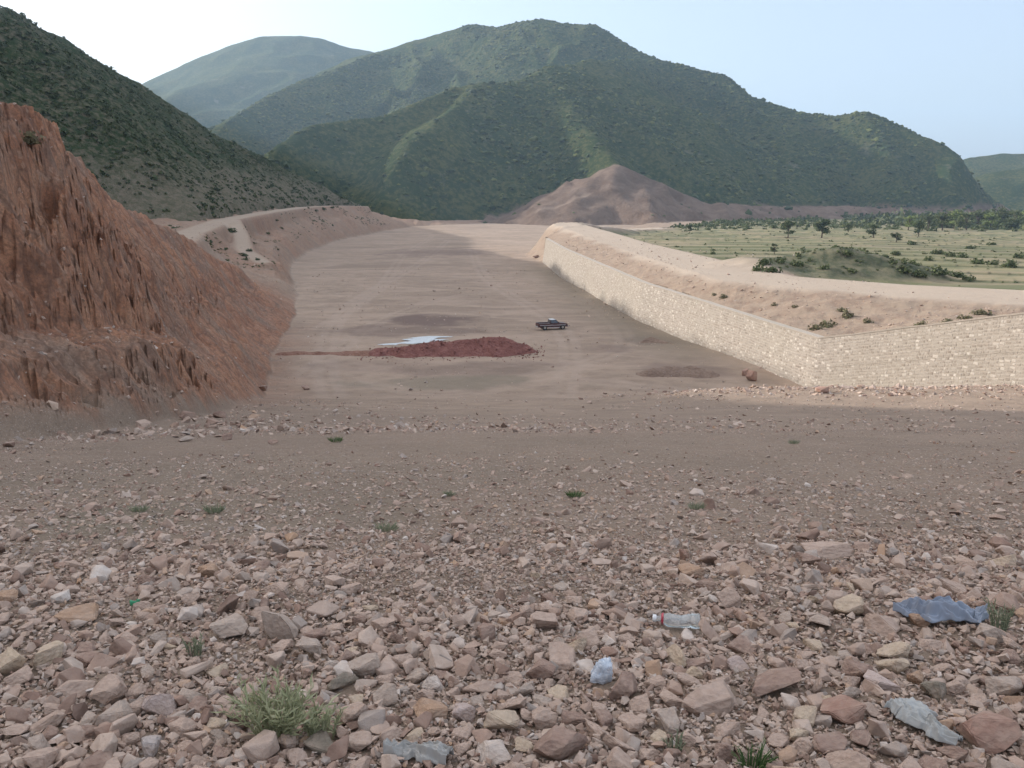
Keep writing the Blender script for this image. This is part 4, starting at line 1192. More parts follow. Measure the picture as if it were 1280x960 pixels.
HERO = [  # photo pixel of the middle, width px, height px, colour, label, k
    (350, 786, 50, 46, 'grey', 'big flat-faced grey slab standing upright in the rubble left of centre', 3, 0.3),
    (866, 716, 36, 22, 'ochre', 'orange-brown block in the upper rubble, right of centre', 7, 0),
    (853, 696, 14, 20, 'rust', 'small dark red stone behind the orange-brown block', 9, 0),
    (912, 752, 32, 30, 'pink', 'pale pink angular block below and right of the orange-brown block', 11, 0),
    (132, 872, 48, 40, 'pink', 'large blocky pinkish boulder in the lower left rubble', 13, 0),
    (196, 886, 40, 38, 'lilac', 'pale grey-violet angular stone right of the large blocky left boulder', 15, 0),
    (184, 938, 36, 30, 'blue', 'blue-grey wedge of stone below the pale grey-violet one at lower left', 17, 0),
    (400, 932, 48, 26, 'green', 'rounded dark green-grey stone below the leafy sage plant', 19, 0),
    (430, 860, 46, 26, 'green', 'dark grey-green stone just above and right of the sage plant', 21, 0),
    (440, 896, 42, 42, 'pink', 'pale pink triangular stone touching the right side of the sage plant', 23, 0),
    (540, 892, 52, 26, 'ochre', 'ochre-sided flat stone at bottom centre left', 25, 0),
    (482, 874, 36, 36, 'grey', 'grey-brown cubic stone above the ochre-sided one', 27, 0),
    (542, 858, 28, 24, 'white', 'whitish chunky stone at bottom centre left', 29, 0),
    (413, 834, 17, 14, 'white', 'small bright bluish white stone above the dark grey-green stone', 31, 0),
    (579, 896, 32, 32, 'lilac', 'lilac-grey wedge of stone right of the ochre-sided stone', 33, 0),
    (680, 780, 40, 30, 'pink', 'brownish pink boulder in the middle of the rubble', 35, 0),
    (890, 880, 78, 46, 'pink', 'largest pinkish boulder at lower right of centre, with a slanting left side', 37, 0),
    (972, 862, 62, 38, 'brown', 'dark-fronted reddish boulder right of the largest pinkish boulder', 39, 0),
    (1118, 834, 40, 34, 'cream', 'squarish cream coloured stone below the blue cloth', 2, 0),
    (1172, 866, 38, 34, 'green', 'dark green-grey rounded stone below the cream square stone', 4, 0),
    (1148, 848, 28, 26, 'ochre', 'tan-orange stone between the cream square and the dark green-grey stone', 6, 0),
    (1260, 864, 44, 32, 'grey', 'grey smooth slab at the right edge of the photo', 8, 0),
    (1058, 892, 60, 46, 'rust', 'big rusty red flaky boulder at lower right', 10, 0),
    (1104, 858, 46, 24, 'lilac', 'pale lilac flat stone left of the dark green-grey rounded one', 12, 0),
    (926, 832, 34, 22, 'lilac', 'pale violet-white stone right of the plastic bag', 14, 0),
    (1240, 926, 66, 44, 'rust', 'large dull red boulder in the lower right corner', 16, 0),
    (1040, 694, 60, 20, 'pink', 'wide low pinkish slab in the upper right rubble', 18, 0),
    (1018, 702, 36, 18, 'brown', 'brown stone in front of the wide low pinkish slab', 20, 0),
    (1255, 703, 36, 26, 'cream', 'cream-tan stone high on the right edge of the rubble', 22, 0),
    (1064, 762, 40, 32, 'cream', 'pale cream stone with a broken top left of the blue cloth', 24, 0),
    (1116, 786, 50, 32, 'pink', 'reddish pink boulder just below the left end of the blue cloth', 26, 0),
    (8, 750, 26, 24, 'ochre', 'tan boulder at the left edge of the photo', 28, 0),
    (92, 772, 50, 20, 'ochre', 'low tan brown stone in the left rubble left of the green scrap', 30, 0),
    (258, 716, 28, 22, 'ochre', 'tan pyramid shaped stone in the upper left rubble', 32, 0),
    (183, 727, 24, 18, 'brown', 'dark red-brown stone left of the tan pyramid shaped stone', 34, 0),
    (280, 790, 52, 26, 'grey', 'low dark grey stone left of the upright grey slab', 36, 0),
    (620, 945, 60, 34, 'white', 'big whitish-topped boulder at the bottom edge, centre', 38, 0),
    (700, 940, 66, 40, 'brown', 'dark brown boulder at the bottom edge right of the whitish-topped one', 1, 0),
    (625, 690, 22, 10, 'rust', 'flat brick-red stone in the upper middle rubble', 5, 0),
    (720, 808, 26, 26, 'cream', 'pale upright tan stone left of the crumpled bag', 22, 0),
    (1150, 778, 26, 20, 'ochre', 'rounded tan stone lying on the blue cloth', 12, 0),
]
used = []
for px, py, w, h, col, lab, k, up in HERO:
    p = ground_px(px, py + h * 0.25)
    dep = p[1] * CP - p[2] * SP
    W = w * dep / F; H = h * dep / F
    dz = H * 0.95 if up == 0 else H * 1.1
    dy = W * 0.85 if up == 0 else W * 0.5
    rock(p[0], p[1] + dy * 0.25, (W * 1.06, dy, dz), k, K[col], lab, rz=random.uniform(-0.35, 0.35) if up else random.choice((0, math.pi)) + random.uniform(-0.4, 0.4), sink=0.2)
    used.append((p[0], p[1], W * 0.5)); HOLES.append((p[0], p[1] + dy * 0.25, W * 0.36))
# the other big stones of the rubble
rnd = random.Random(77); cnt = 0; tries = 0
GEN = {'pink': ('pinkish brown', 'pink'), 'grey': ('grey', 'grey'), 'brown': ('dark red-brown', 'brown'), 'cream': ('pale tan', 'cream')}
while cnt < 258 and tries < 20000:
    tries += 1
    py = 960 - abs(rnd.gauss(0, 1)) * 130 + 22; px = rnd.uniform(-60, 1340)
    if py < 672 or py > 1010: continue
    p = ground_px(px, py)
    if rubble_amount(np.array([p[0]]), np.array([p[1]]))[0] < 0.4: continue
    s = min(0.24, max(0.08, 0.100 * math.exp(rnd.gauss(0, 0.32))))
    if any(math.hypot(p[0] - a, p[1] - b) < (c + s * 0.5) * 0.85 for a, b, c in used): continue
    if abs(px - 360) < 75 and abs(py - 890) < 45: continue
    if 1105 < px < 1245 and 755 < py < 800: continue
    if math.hypot(px - 845, py - 778) < 50 or math.hypot(px - 753, py - 845) < 34: continue
    if 1105 < px < 1215 and 878 < py < 945: continue
    if 470 < px < 570 and py > 930: continue
    col = rnd.choices(['pink', 'grey', 'brown', 'cream'], [0.52, 0.19, 0.19, 0.10])[0]
    rock(p[0], p[1], (s * rnd.uniform(0.95, 1.35), s * rnd.uniform(0.75, 1.05), s * rnd.uniform(0.5, 0.9)), rnd.randrange(ROCKN), K[col],
         GEN[col][0] + ' broken stone among the larger stones of the foreground rubble', GEN[col][0] + ' stones of the foreground rubble',
         tilt=(rnd.gauss(0, 0.2), rnd.gauss(0, 0.2)), sink=0.24)
    used.append((p[0], p[1], s * 0.5)); HOLES.append((p[0], p[1], s * 0.30)); cnt += 1
# slabs lying on the middle slope and boulders near the wall and cliff
for px, py, w, h, col, lab in (
        (232, 550, 24, 7, 'grey', 'flat dark slab on the dirt slope below the cliff foot'),
        (283, 547, 13, 8, 'brown', 'small squat stone right of the flat dark slab below the cliff foot'),
        (8, 556, 18, 8, 'brown', 'flat brown stone at the left edge at the cliff foot'),
        (340, 553, 14, 6, 'brown', 'thin brown stone on the slope right of the squat stone'),
        (75, 542, 12, 6, 'brown', 'dark stone at the toe of the red cliff'),
        (233, 520, 26, 12, 'brown', 'low reddish boulder at the end of the red cliff toe'),
        (273, 519, 17, 9, 'brown', 'smaller reddish boulder right of the low one at the cliff toe'),
        (326, 484, 18, 9, 'brown', 'reddish boulder in the scree fan at the foot of the left bank'),
        (381, 485, 11, 6, 'brown', 'dark stone on the channel floor right of the scree fan'),
        (932, 466, 9, 10, 'rust', 'small red boulder left of the tilted one against the stone wall'),
        (941, 471, 15, 14, 'rust', 'tilted red boulder lying against the foot of the stone wall'),
        (1030, 488, 18, 9, 'rust', 'red boulder on the stony strip below the wall corner'),
        (670, 321, 9, 5, 'brown', 'dark boulder at the foot of the earth bank past the end of the wall')):
    p = ground_px(px, py + h * 0.4)
    dep = p[1] * CP - p[2] * SP
    W = w * dep / F; H = h * dep / F
    rock(p[0], p[1] + W * 0.3, (W, W * 0.8, H * 1.15), random.randrange(ROCKN), K[col], lab, sink=0.15, cat='boulder' if w > 14 or py < 500 else 'rock', rz=0.2)

# ------------------------------------------------------------------ litter
def cloth_obj(name, pts, widths, mat, label, cat, seed, amp=0.03, lift=0.04, nv=34, sub=16):
    """crumpled strip of fabric along ground points"""
    pts = np.array(pts); n = len(pts)
    tt = np.linspace(0, n - 1, n * sub)
    C = np.stack([np.interp(tt, np.arange(n), pts[:, i]) for i in (0, 1)], 1)
    Wd = np.interp(tt, np.arange(n), widths)
    T = np.gradient(C, axis=0); T /= np.linalg.norm(T, axis=1)[:, None]; N = np.stack([-T[:, 1], T[:, 0]], 1)
    v = np.linspace(-1, 1, nv)
    X = C[:, None, 0] + N[:, None, 0] * Wd[:, None] * v[None]
    Y = C[:, None, 1] + N[:, None, 1] * Wd[:, None] * v[None]
    Wn = (0.75 + 0.5 * vnoise(np.arange(len(tt))[:, None] * 0.22, np.sign(v[None]) * 3 + 5, seed + 9))
    X = C[:, None, 0] + (X - C[:, None, 0]) * Wn; Y = C[:, None, 1] + (Y - C[:, None, 1]) * Wn
    X = X + 0.02 * fbm(X * 14, Y * 14, 2, seed + 1); Y = Y + 0.02 * fbm(X * 14 + 5, Y * 14, 2, seed + 2)
    s = np.arange(len(tt))[:, None] * 0.08 + v[None] * 0
    vv = v[None] + s * 0
    fold = amp * (1.0 * ridged(s * 0.55 + 0.5 * vv, vv * 1.6 + 0.35 * s, 3, seed + 4) + 0.5 * ridged(s * 1.5, vv * 3.5 + 0.6 * s, 2, seed + 6) + 0.9 * fbm(s * 0.5, vv * 0.4, 2, seed + 8))
    edge = 1 - 0.8 * np.abs(v[None]) ** 4
    fold = fold * edge - lift * 0.55 * np.abs(v[None]) ** 3
    Z = height(X.ravel(), Y.ravel()).reshape(X.shape) + lift + fold
    c = np.array([C[:, 0].mean(), C[:, 1].mean(), 0]); c[2] = hz(c[0], c[1])
    V = np.stack([X, Y, Z], -1).reshape(-1, 3) - c
    o = mk(name, V, grid_faces(len(tt), nv), mat, True, loc=c)
    so = o.modifiers.new('thickness', 'SOLIDIFY'); so.thickness = 0.004
    ss = o.modifiers.new('smooth', 'SUBSURF'); ss.levels = 1; ss.render_levels = 1
    return tag(o, label, cat)

def fabric(name, a, b):
    t = NT(name); t.color(t.mix(t.noise(9, 4), a, b)); t.b.inputs['Roughness'].default_value = 0.85
    t.bump(t.noise(60, 3), 0.25, 0.004); return t.m
G = lambda px, py: tuple(ground_px(px, py)[:2])
cloth_obj('cloth', [G(1116, 772), G(1140, 778), G(1165, 781), G(1190, 780), G(1215, 779), G(1234, 781)], [0.015, 0.04, 0.055, 0.075, 0.085, 0.05],
          fabric('blue_cloth', (0.205, 0.235, 0.300), (0.310, 0.350, 0.415)), 'crumpled faded blue cloth lying on the rubble at right', 'cloth', 3, 0.062, 0.065)
cloth_obj('cloth', [G(1122, 890), G(1140, 902), G(1152, 916), G(1172, 924), G(1198, 938)], [0.06, 0.075, 0.05, 0.04, 0.03],
          fabric('grey_cloth', (0.27, 0.275, 0.27), (0.40, 0.40, 0.385)), 'torn grey-white cloth strip tangled in the stones at lower right', 'cloth', 5, 0.022, 0.06)
cloth_obj('cloth', [G(478, 948), G(505, 944), G(535, 948), G(565, 956)], [0.03, 0.05, 0.045, 0.03],
          fabric('dusty_cloth', (0.27, 0.262, 0.25), (0.37, 0.36, 0.34)), 'dusty blue-grey cloth half buried in stones at the bottom edge', 'cloth', 7, 0.03, 0.035)
cloth_obj('plastic_scrap', [G(165, 760), G(172, 758), G(177, 757)], [0.012, 0.018, 0.01],
          plain('green_plastic', (0.02, 0.22, 0.10), 0.4), 'tiny bright green scrap of plastic in the left rubble', 'litter', 9, 0.012, 0.035, 8)
for hx, hy, hr in [(*G(1180, 779), 0.05), (*G(1140, 778), 0.03), (*G(1215, 779), 0.05), (*G(1150, 908), 0.05), (*G(520, 946), 0.03)]:
    HOLES.append((hx, hy, hr))

def bag():
    p = ground_px(753, 856); dep = p[1] * CP - p[2] * SP; s = 13.5 * dep / F
    bm = bmesh.new(); bmesh.ops.create_icosphere(bm, subdivisions=4, radius=1)
    for v in bm.verts:
        o = v.co.copy()
        n = 0.30 * mnoise.noise(o * 1.1 + Vector((7, 2, 5))) + 0.24 * (1 - 2 * abs(mnoise.noise(o * 1.5))) + 0.14 * (1 - 2 * abs(mnoise.noise(o * 3.7 + Vector((3, 1, 2))))) + 0.05 * mnoise.noise(o * 9)
        v.co = o * (0.85 + n)
        v.co.z *= 1.5; v.co.y *= 0.7
        if v.co.z < -0.7: v.co.z = -0.7 - (v.co.z + 0.7) * 0.1
    t = NT('bag_plastic'); t.color(t.mix(t.ramp(t.noise(2.2, 5, 0.7, vec=t.scaled((1, 1, 2.5))), [(0.4, 0.0), (0.6, 1.0)]), (0.44, 0.50, 0.58), (0.66, 0.69, 0.74)))
    t.b.inputs['Roughness'].default_value = 0.45; t.bump(t.noise(6, 4), 0.3, 0.05)
    o = from_bm('plastic_bag', bm, t.m, smooth=True); o.location = (p[0], p[1] + 0.03, p[2] + s * 0.75); o.scale = (s, s, s); o.rotation_euler = (0.1, 0.2, 0.4)
    tag(o, 'crumpled pale blue-white plastic bag among the stones, right of centre', 'plastic bag'); HOLES.append((p[0], p[1], s * 1.1))
bag()

def bottle():
    p = ground_px(846, 786); dep = p[1] * CP - p[2] * SP
    L = 56 * dep / F; r = L * 0.19
    root = empty('plastic_bottle', (p[0], p[1], p[2] + 0.050), R(187)); root.rotation_euler = (0.05, R(2), R(168))
    tag(root, 'crushed clear plastic bottle with a red ring lying on the rubble', 'bottle')
    prof = [(-0.5, 0.0), (-0.5, 0.75), (-0.47, 0.96), (-0.40, 1.0), (-0.30, 1.0), (-0.28, 0.93), (-0.25, 1.0), (-0.10, 0.98), (-0.08, 0.90), (-0.05, 0.98), (0.08, 0.98), (0.20, 0.92), (0.32, 0.62), (0.38, 0.36), (0.44, 0.34), (0.47, 0.34)]
    bm = bmesh.new(); rings = []; n = 28
    for (a, q) in prof:
        ring = []
        for k in range(n):
            th = 2 * math.pi * k / n
            dent = 1 - 0.45 * max(0, math.sin(th - 0.3)) * math.exp(-((a + 0.02) / 0.20) ** 2) - 0.22 * max(0, math.cos(th * 2 + 1)) * math.exp(-((a + 0.30) / 0.12) ** 2) + 0.14 * mnoise.noise(Vector((a * 9, math.cos(th) * 2, math.sin(th) * 2)))
            ring.append(bm.verts.new((a * L, math.cos(th) * r * q * dent, math.sin(th) * r * q * dent * 0.92)))
        rings.append(ring)
    for r0, r1 in zip(rings[:-1], rings[1:]):
        for k in range(n): bm.faces.new((r0[k], r0[(k + 1) % n], r1[(k + 1) % n], r1[k]))
    t = NT('clear_plastic'); t.color((0.82, 0.86, 0.86)); t.b.inputs['Roughness'].default_value = 0.16; t.b.inputs['Transmission Weight'].default_value = 0.75; t.b.inputs['IOR'].default_value = 1.25
    t.b.inputs['Specular IOR Level'].default_value = 0.6
    from_bm('bottle_body', bm, t.m, root, True)
    redm = plain('red_ring', (0.45, 0.04, 0.07), 0.4)
    bm = bmesh.new(); tube(bm, [(0.30 * L, 0, 0), (0.345 * L, 0, 0)], [r * 0.74, r * 0.60], 24); from_bm('red_ring', bm, redm, root)
    bm = bmesh.new(); tube(bm, [(0.455 * L, 0, 0), (0.475 * L, 0, 0), (0.53 * L, 0, 0), (0.54 * L, 0, 0)], [r * 0.40, r * 0.44, r * 0.44, r * 0.38], 24); from_bm('cap', bm, plain('white_cap', (0.7, 0.7, 0.7), 0.4), root)
    HOLES.append((p[0], p[1], L * 0.30)); HOLES.append((p[0] + 0.02, p[1] - 0.09, L * 0.26)); HOLES.append((p[0] - L * 0.3, p[1], L * 0.14)); HOLES.append((p[0] + L * 0.3, p[1], L * 0.14))
bottle()

# ------------------------------------------------------------------ small plants on the slope
def blade_plant(name, px, py, wpx, hpx, nstem, nleaf, matl, label, seed, leafw=0.10, spread=1.0, cat='plant', group=None):
    p = ground_px(px, py); dep = p[1] * CP - p[2] * SP
    W = wpx * dep / F * 0.5; H = hpx * dep / F
    rnd = random.Random(seed); V, Fq = [], []; bm = bmesh.new()
    for _ in range(nstem):
        a = rnd.uniform(0, 6.28); q = math.sqrt(rnd.random())
        bx, by = math.cos(a) * q * W * 0.45, math.sin(a) * q * W * 0.35
        tip = Vector((math.cos(a) * W * q * spread + rnd.gauss(0, W * 0.15), math.sin(a) * W * 0.7 * q * spread + rnd.gauss(0, W * 0.1), H * rnd.uniform(0.55, 1.05)))
        b = Vector((bx, by, 0)); mid = (b + tip) * 0.5 + Vector((0, 0, H * 0.12))
        if nleaf > 1: tube(bm, [tuple(b - Vector((0, 0, 0.02))), tuple(mid), tuple(tip)], [0.004, 0.003, 0.0015], 4)
        for j in range(nleaf):
            f = 0.15 + 0.85 * (j + rnd.random()) / nleaf
            c = b * (1 - f) ** 2 + mid * 2 * f * (1 - f) + tip * f * f
            d = (tip - b).normalized() * 0.7 + Vector((rnd.gauss(0, 0.6), rnd.gauss(0, 0.6), rnd.gauss(0.1, 0.4)))
            if nleaf == 1: d = (tip - b); c = b
            d = d.normalized(); l = (H * 0.26 * rnd.uniform(0.6, 1.3)) if nleaf > 1 else (tip - b).length
            s = d.cross(Vector((rnd.gauss(0, 1), rnd.gauss(0, 1), rnd.gauss(0, 1)))).normalized() * l * leafw
            u = d.cross(s).normalized() * l * 0.08
            i = len(V)
            for vv in (c, c + d * l * 0.45 + s + u, c + d * l + u * -1, c + d * l * 0.45 - s + u): V.append(tuple(vv))
            Fq.append((i, i + 1, i + 2, i + 3))
    if nleaf > 1:
        root = empty(name, tuple(p)); from_bm('stem', bm, matl, root)
        mk('foliage', np.array(V), np.array(Fq), matl, True, root)
    else:
        bm.free(); root = mk(name, np.array(V), np.array(Fq), matl, True, loc=tuple(p))
    tag(root, label, cat, group); HOLES.append((p[0], p[1], W * 0.5))
    return root
sage = leaf_mat('sage_leaves', (0.28, 0.30, 0.17), (0.40, 0.41, 0.25), (0.48, 0.48, 0.31), 0.3)
weed = leaf_mat('weed_leaves', (0.055, 0.105, 0.035), (0.10, 0.165, 0.06), (0.16, 0.21, 0.09), 0.25)
greyweed = leaf_mat('grey_weed_leaves', (0.20, 0.22, 0.145), (0.30, 0.32, 0.21), None, 0.3)
blade_plant('sage_plant', 350, 924, 96, 70, 38, 22, sage, 'leafy sage-green plant growing among the stones at lower left', 1, 0.065, 1.25)
blade_plant('sage_plant', 402, 922, 60, 42, 22, 20, sage, 'smaller brighter clump touching the right of the leafy sage plant', 2, 0.10)
blade_plant('weed', 243, 822, 30, 28, 14, 9, greyweed, 'thin grey-green weed left of the upright grey slab', 3, 0.1)
blade_plant('weed', 940, 960, 60, 30, 22, 10, weed, 'green grassy weed at the bottom edge right of centre', 4, 0.06)
blade_plant('weed', 1248, 792, 36, 40, 14, 10, greyweed, 'spindly pale weed beside the right end of the blue cloth', 5, 0.08)
blade_plant('weed', 845, 940, 30, 26, 10, 9, greyweed, 'small grey-green weed left of the grassy weed at the bottom edge', 6, 0.1)
for px, py, w, h, m, lab, sd in (
        (718, 622, 28, 10, weed, 'bright green grass tuft on the dirt slope in the middle', 11), (420, 553, 22, 8, weed, 'bright green grass tuft far down the slope near the cliff foot', 12),
        (268, 642, 30, 14, greyweed, 'grey-green tuft at left where dirt meets rubble', 13), (484, 664, 34, 12, greyweed, 'pale grey-green tuft at the upper edge of the rubble', 14),
        (562, 620, 20, 8, greyweed, 'faint tuft on the dirt left of the bright green one', 15), (870, 637, 26, 10, greyweed, 'dusty tuft on the dirt right of the bright green one', 16),
        (992, 555, 18, 6, greyweed, 'small dark tuft far down the slope at right', 17), (175, 640, 30, 9, greyweed, 'withered tuft left of the grey-green tuft on the dirt', 18)):
    blade_plant('grass_tuft', px, py, w, h, 130, 1, m, lab, sd, 0.035, 1.0, 'grass tuft')

put_stones()

# ------------------------------------------------------------------ pickup truck
def build_truck():
    p = ground_px(668 + 22, 411.5)
    root = empty('pickup_truck', (p[0], p[1], hz(p[0], p[1]) + 0.02), R(14))
    tag(root, 'dark maroon pickup truck with silver side stripe and open bed parked on the channel floor', 'pickup truck')
    paint = plain('maroon_paint', (0.065, 0.024, 0.026), 0.3, spec=0.6, var=0.15)
    silver = plain('silver_stripe', (0.45, 0.45, 0.47), 0.35, 0.3, var=0.1)
    glass = plain('car_glass', (0.03, 0.035, 0.045), 0.08, spec=0.9, var=0.1)
    rubber = plain('tyre_rubber', (0.02, 0.02, 0.02), 0.85, spec=0.2)
    rimm = plain('rim_metal', (0.35, 0.34, 0.33), 0.4, 0.6)
    chrome = plain('bumper_metal', (0.40, 0.40, 0.41), 0.3, 0.8)
    white = plain('roof_paint', (0.55, 0.55, 0.56), 0.35, spec=0.6, var=0.1)
    lamp = plain('lamp_glass', (0.6, 0.6, 0.55), 0.15); tail = plain('tail_lamp', (0.30, 0.02, 0.02), 0.3)
    liner = plain('bed_liner', (0.06, 0.055, 0.055), 0.8)
    def prism(nm, prof, w0, w1, mat, bev=0.03, par=root, inset=None):
        """side outline (x, z) swept across the width; upper points may lean in"""
        bm = bmesh.new(); L, Rr = [], []
        for q in prof:
            x, z = q[0], q[1]; w = q[2] if len(q) > 2 else w0
            L.append(bm.verts.new((x, w, z))); Rr.append(bm.verts.new((x, -w, z)))
        n = len(prof)
        bm.faces.new(L); bm.faces.new(Rr[::-1])
        for i in range(n): bm.faces.new((L[i], Rr[i], Rr[(i + 1) % n], L[(i + 1) % n]))
        bmesh.ops.recalc_face_normals(bm, faces=bm.faces[:])
        if bev: bmesh.ops.bevel(bm, geom=bm.edges[:], offset=bev, segments=2, affect='EDGES', clamp_overlap=True)
        return from_bm(nm, bm, mat, par, True, sharp=35)
    def arch(cx, r=0.43, z0=0.42):
        return [(cx + r * math.cos(a), z0 - 0.06 + r * math.sin(a)) for a in np.linspace(0.15, math.pi - 0.15, 9)]
    # front half: bonnet and cab sides with the front wheel arch (front is +x)
    body = [(-0.55, 0.40), (-0.55, 1.02), (0.95, 1.02, 0.80), (1.05, 1.03, 0.80), (2.15, 0.93, 0.76), (2.32, 0.80, 0.78), (2.34, 0.45)] + arch(1.52) 
    body = [(-0.55, 0.40), (-0.55, 1.02), (0.95, 1.04, 0.81), (2.12, 0.95, 0.77), (2.32, 0.82, 0.79), (2.34, 0.46), (1.96, 0.42)] + arch(1.52)[1:-1] + [(1.08, 0.40)]
    prism('body', body, 0.83, 0.83, paint, 0.02)
    # cab: roof slab and pillars around the glass
    prism('roof', [(-0.42, 1.52, 0.66), (-0.36, 1.58, 0.62), (0.28, 1.59, 0.62), (0.42, 1.53, 0.66)], 0.66, 0.66, white, 0.015)
    def quad(nm, pts, mat, par=root, t=0.02):
        bm = bmesh.new(); a = [Vector(q) for q in pts]; nrm = (a[1] - a[0]).cross(a[2] - a[0]).normalized()
        f = [bm.verts.new(q) for q in a]; b = [bm.verts.new(q - nrm * t) for q in a]
        bm.faces.new(f); bm.faces.new(b[::-1]); n = len(a)
        for i in range(n): bm.faces.new((f[i], b[i], b[(i + 1) % n], f[(i + 1) % n]))
        bmesh.ops.recalc_face_normals(bm, faces=bm.faces[:])
        return from_bm(nm, bm, mat, par)
    quad('windscreen', [(0.98, 0.74, 1.03), (0.98, -0.74, 1.03), (0.43, -0.62, 1.53), (0.43, 0.62, 1.53)], glass)
    quad('rear_window', [(-0.50, -0.70, 1.03), (-0.50, 0.70, 1.03), (-0.42, 0.62, 1.53), (-0.42, -0.62, 1.53)], glass)
    for s in (1, -1):
        quad('side_window', [(-0.40, s * 0.80, 1.04), (0.84, s * 0.80, 1.04), (0.36, s * 0.66, 1.52), (-0.34, s * 0.66, 1.52)][::s], glass)
        bm = bmesh.new()
        for a, b in (((-0.47, s * 0.80, 1.02), (-0.41, s * 0.66, 1.54)), ((0.96, s * 0.79, 1.02), (0.41, s * 0.655, 1.54)), ((0.20, s * 0.815, 1.02), (0.16, s * 0.672, 1.54))):
            tube(bm, [a, b], [0.035, 0.03], 6)
        from_bm('pillar', bm, paint, root)
        d = quad('door', [(-0.42, s * 0.838, 0.48), (0.92, s * 0.838, 0.48), (0.92, s * 0.838, 1.0), (-0.42, s * 0.838, 1.0)][::s], paint, t=0.015)
        quad('handle', [(-0.30, s * 0.848, 0.86), (-0.14, s * 0.848, 0.86), (-0.14, s * 0.848, 0.90), (-0.30, s * 0.848, 0.90)][::s], chrome, d, 0.02)
        quad('side_stripe', [(-2.2, s * 0.852, 0.70), (2.0, s * 0.852, 0.70), (2.0, s * 0.852, 0.78), (-2.2, s * 0.852, 0.78)][::s], silver, t=0.012)
        quad('running_board', [(-0.9, s * 0.90, 0.36), (1.0, s * 0.90, 0.36), (1.0, s * 0.90, 0.43), (-0.9, s * 0.90, 0.43)][::s], silver, t=0.14)
        m = prism('mirror', [(0.72, 1.05), (0.72, 1.20), (0.80, 1.20), (0.80, 1.05)], 0.08, 0.08, paint, 0.015); m.location = (0, s * 0.95, 0)
        # bed side with its arch
        side = [(-2.42, 0.52), (-2.42, 1.0), (-0.60, 1.0), (-0.60, 0.42), (-0.94, 0.42)] + arch(-1.38)[1:-1] + [(-1.84, 0.46)]
        bs = prism('bed_side', side, 0.035, 0.035, paint, 0.012); bs.location = (0, s * 0.80, 0)
        bm = bmesh.new(); tube(bm, [(-2.42, s * 0.80, 1.03), (-0.62, s * 0.80, 1.03)], [0.03, 0.03], 6); from_bm('rail', bm, chrome, bs); bm = None
        bs.children[0].location = (0, -s * 0.80, 0)
        quad('headlight', [(2.345, s * 0.72, 0.66), (2.345, s * 0.46, 0.66), (2.345, s * 0.46, 0.80), (2.345, s * 0.72, 0.80)][::s], lamp, t=0.03)
        quad('tail_light', [(-2.43, s * 0.70, 0.70), (-2.43, s * 0.80, 0.70), (-2.43, s * 0.80, 0.92), (-2.43, s * 0.70, 0.92)], tail, t=0.03)
    prism('bed_floor', [(-2.40, 0.56), (-2.40, 0.62), (-0.60, 0.62), (-0.60, 0.56)], 0.765, 0.765, liner, 0)
    prism('bed_headboard', [(-0.66, 0.62), (-0.66, 1.05), (-0.61, 1.05), (-0.61, 0.62)], 0.765, 0.765, paint, 0)
    prism('tailgate', [(-2.44, 0.54), (-2.44, 1.0), (-2.39, 1.0), (-2.39, 0.54)], 0.765, 0.765, paint, 0.01)
    prism('bumper', [(-2.56, 0.40), (-2.56, 0.54), (-2.44, 0.54), (-2.44, 0.40)], 0.80, 0.80, chrome, 0.02)
    prism('bumper', [(2.34, 0.38), (2.34, 0.56), (2.46, 0.54), (2.46, 0.40)], 0.82, 0.82, chrome, 0.02)
    quad('grille', [(2.348, 0.42, 0.60), (2.348, -0.42, 0.60), (2.348, -0.42, 0.80), (2.348, 0.42, 0.80)], liner, t=0.03)
    bm = bmesh.new()
    for s in (0.4, -0.4): tube(bm, [(-2.4, s, 0.44), (2.3, s, 0.44)], [0.06, 0.06], 5)
    for x in (-1.38, 1.52): tube(bm, [(x, -0.72, 0.36), (x, 0.72, 0.36)], [0.05, 0.05], 6)
    from_bm('chassis', bm, liner, root)
    for x in (-1.38, 1.52):
        for s in (1, -1):
            w = empty('wheel', (x, s * 0.72, 0.36)); w.parent = root
            bm = bmesh.new(); n = 24; prof = [(-0.11, 0.22), (-0.11, 0.33), (-0.08, 0.36), (0.08, 0.36), (0.11, 0.33), (0.11, 0.22)]; rings = []
            for a, r in prof: rings.append([bm.verts.new((math.cos(2 * math.pi * k / n) * r, a, math.sin(2 * math.pi * k / n) * r)) for k in range(n)])
            for i in range(len(rings)):
                r0, r1 = rings[i], rings[(i + 1) % len(rings)]
                for k in range(n): bm.faces.new((r0[k], r0[(k + 1) % n], r1[(k + 1) % n], r1[k]))
            bmesh.ops.recalc_face_normals(bm, faces=bm.faces[:])
            from_bm('tyre', bm, rubber, w, True, sharp=40)
            bm = bmesh.new(); tube(bm, [(0, -0.085, 0), (0, 0.085, 0)], [0.225, 0.225], 20); tube(bm, [(0, -0.11, 0), (0, 0.11, 0)], [0.07, 0.07], 10)
            from_bm('rim', bm, rimm, w)
build_truck()

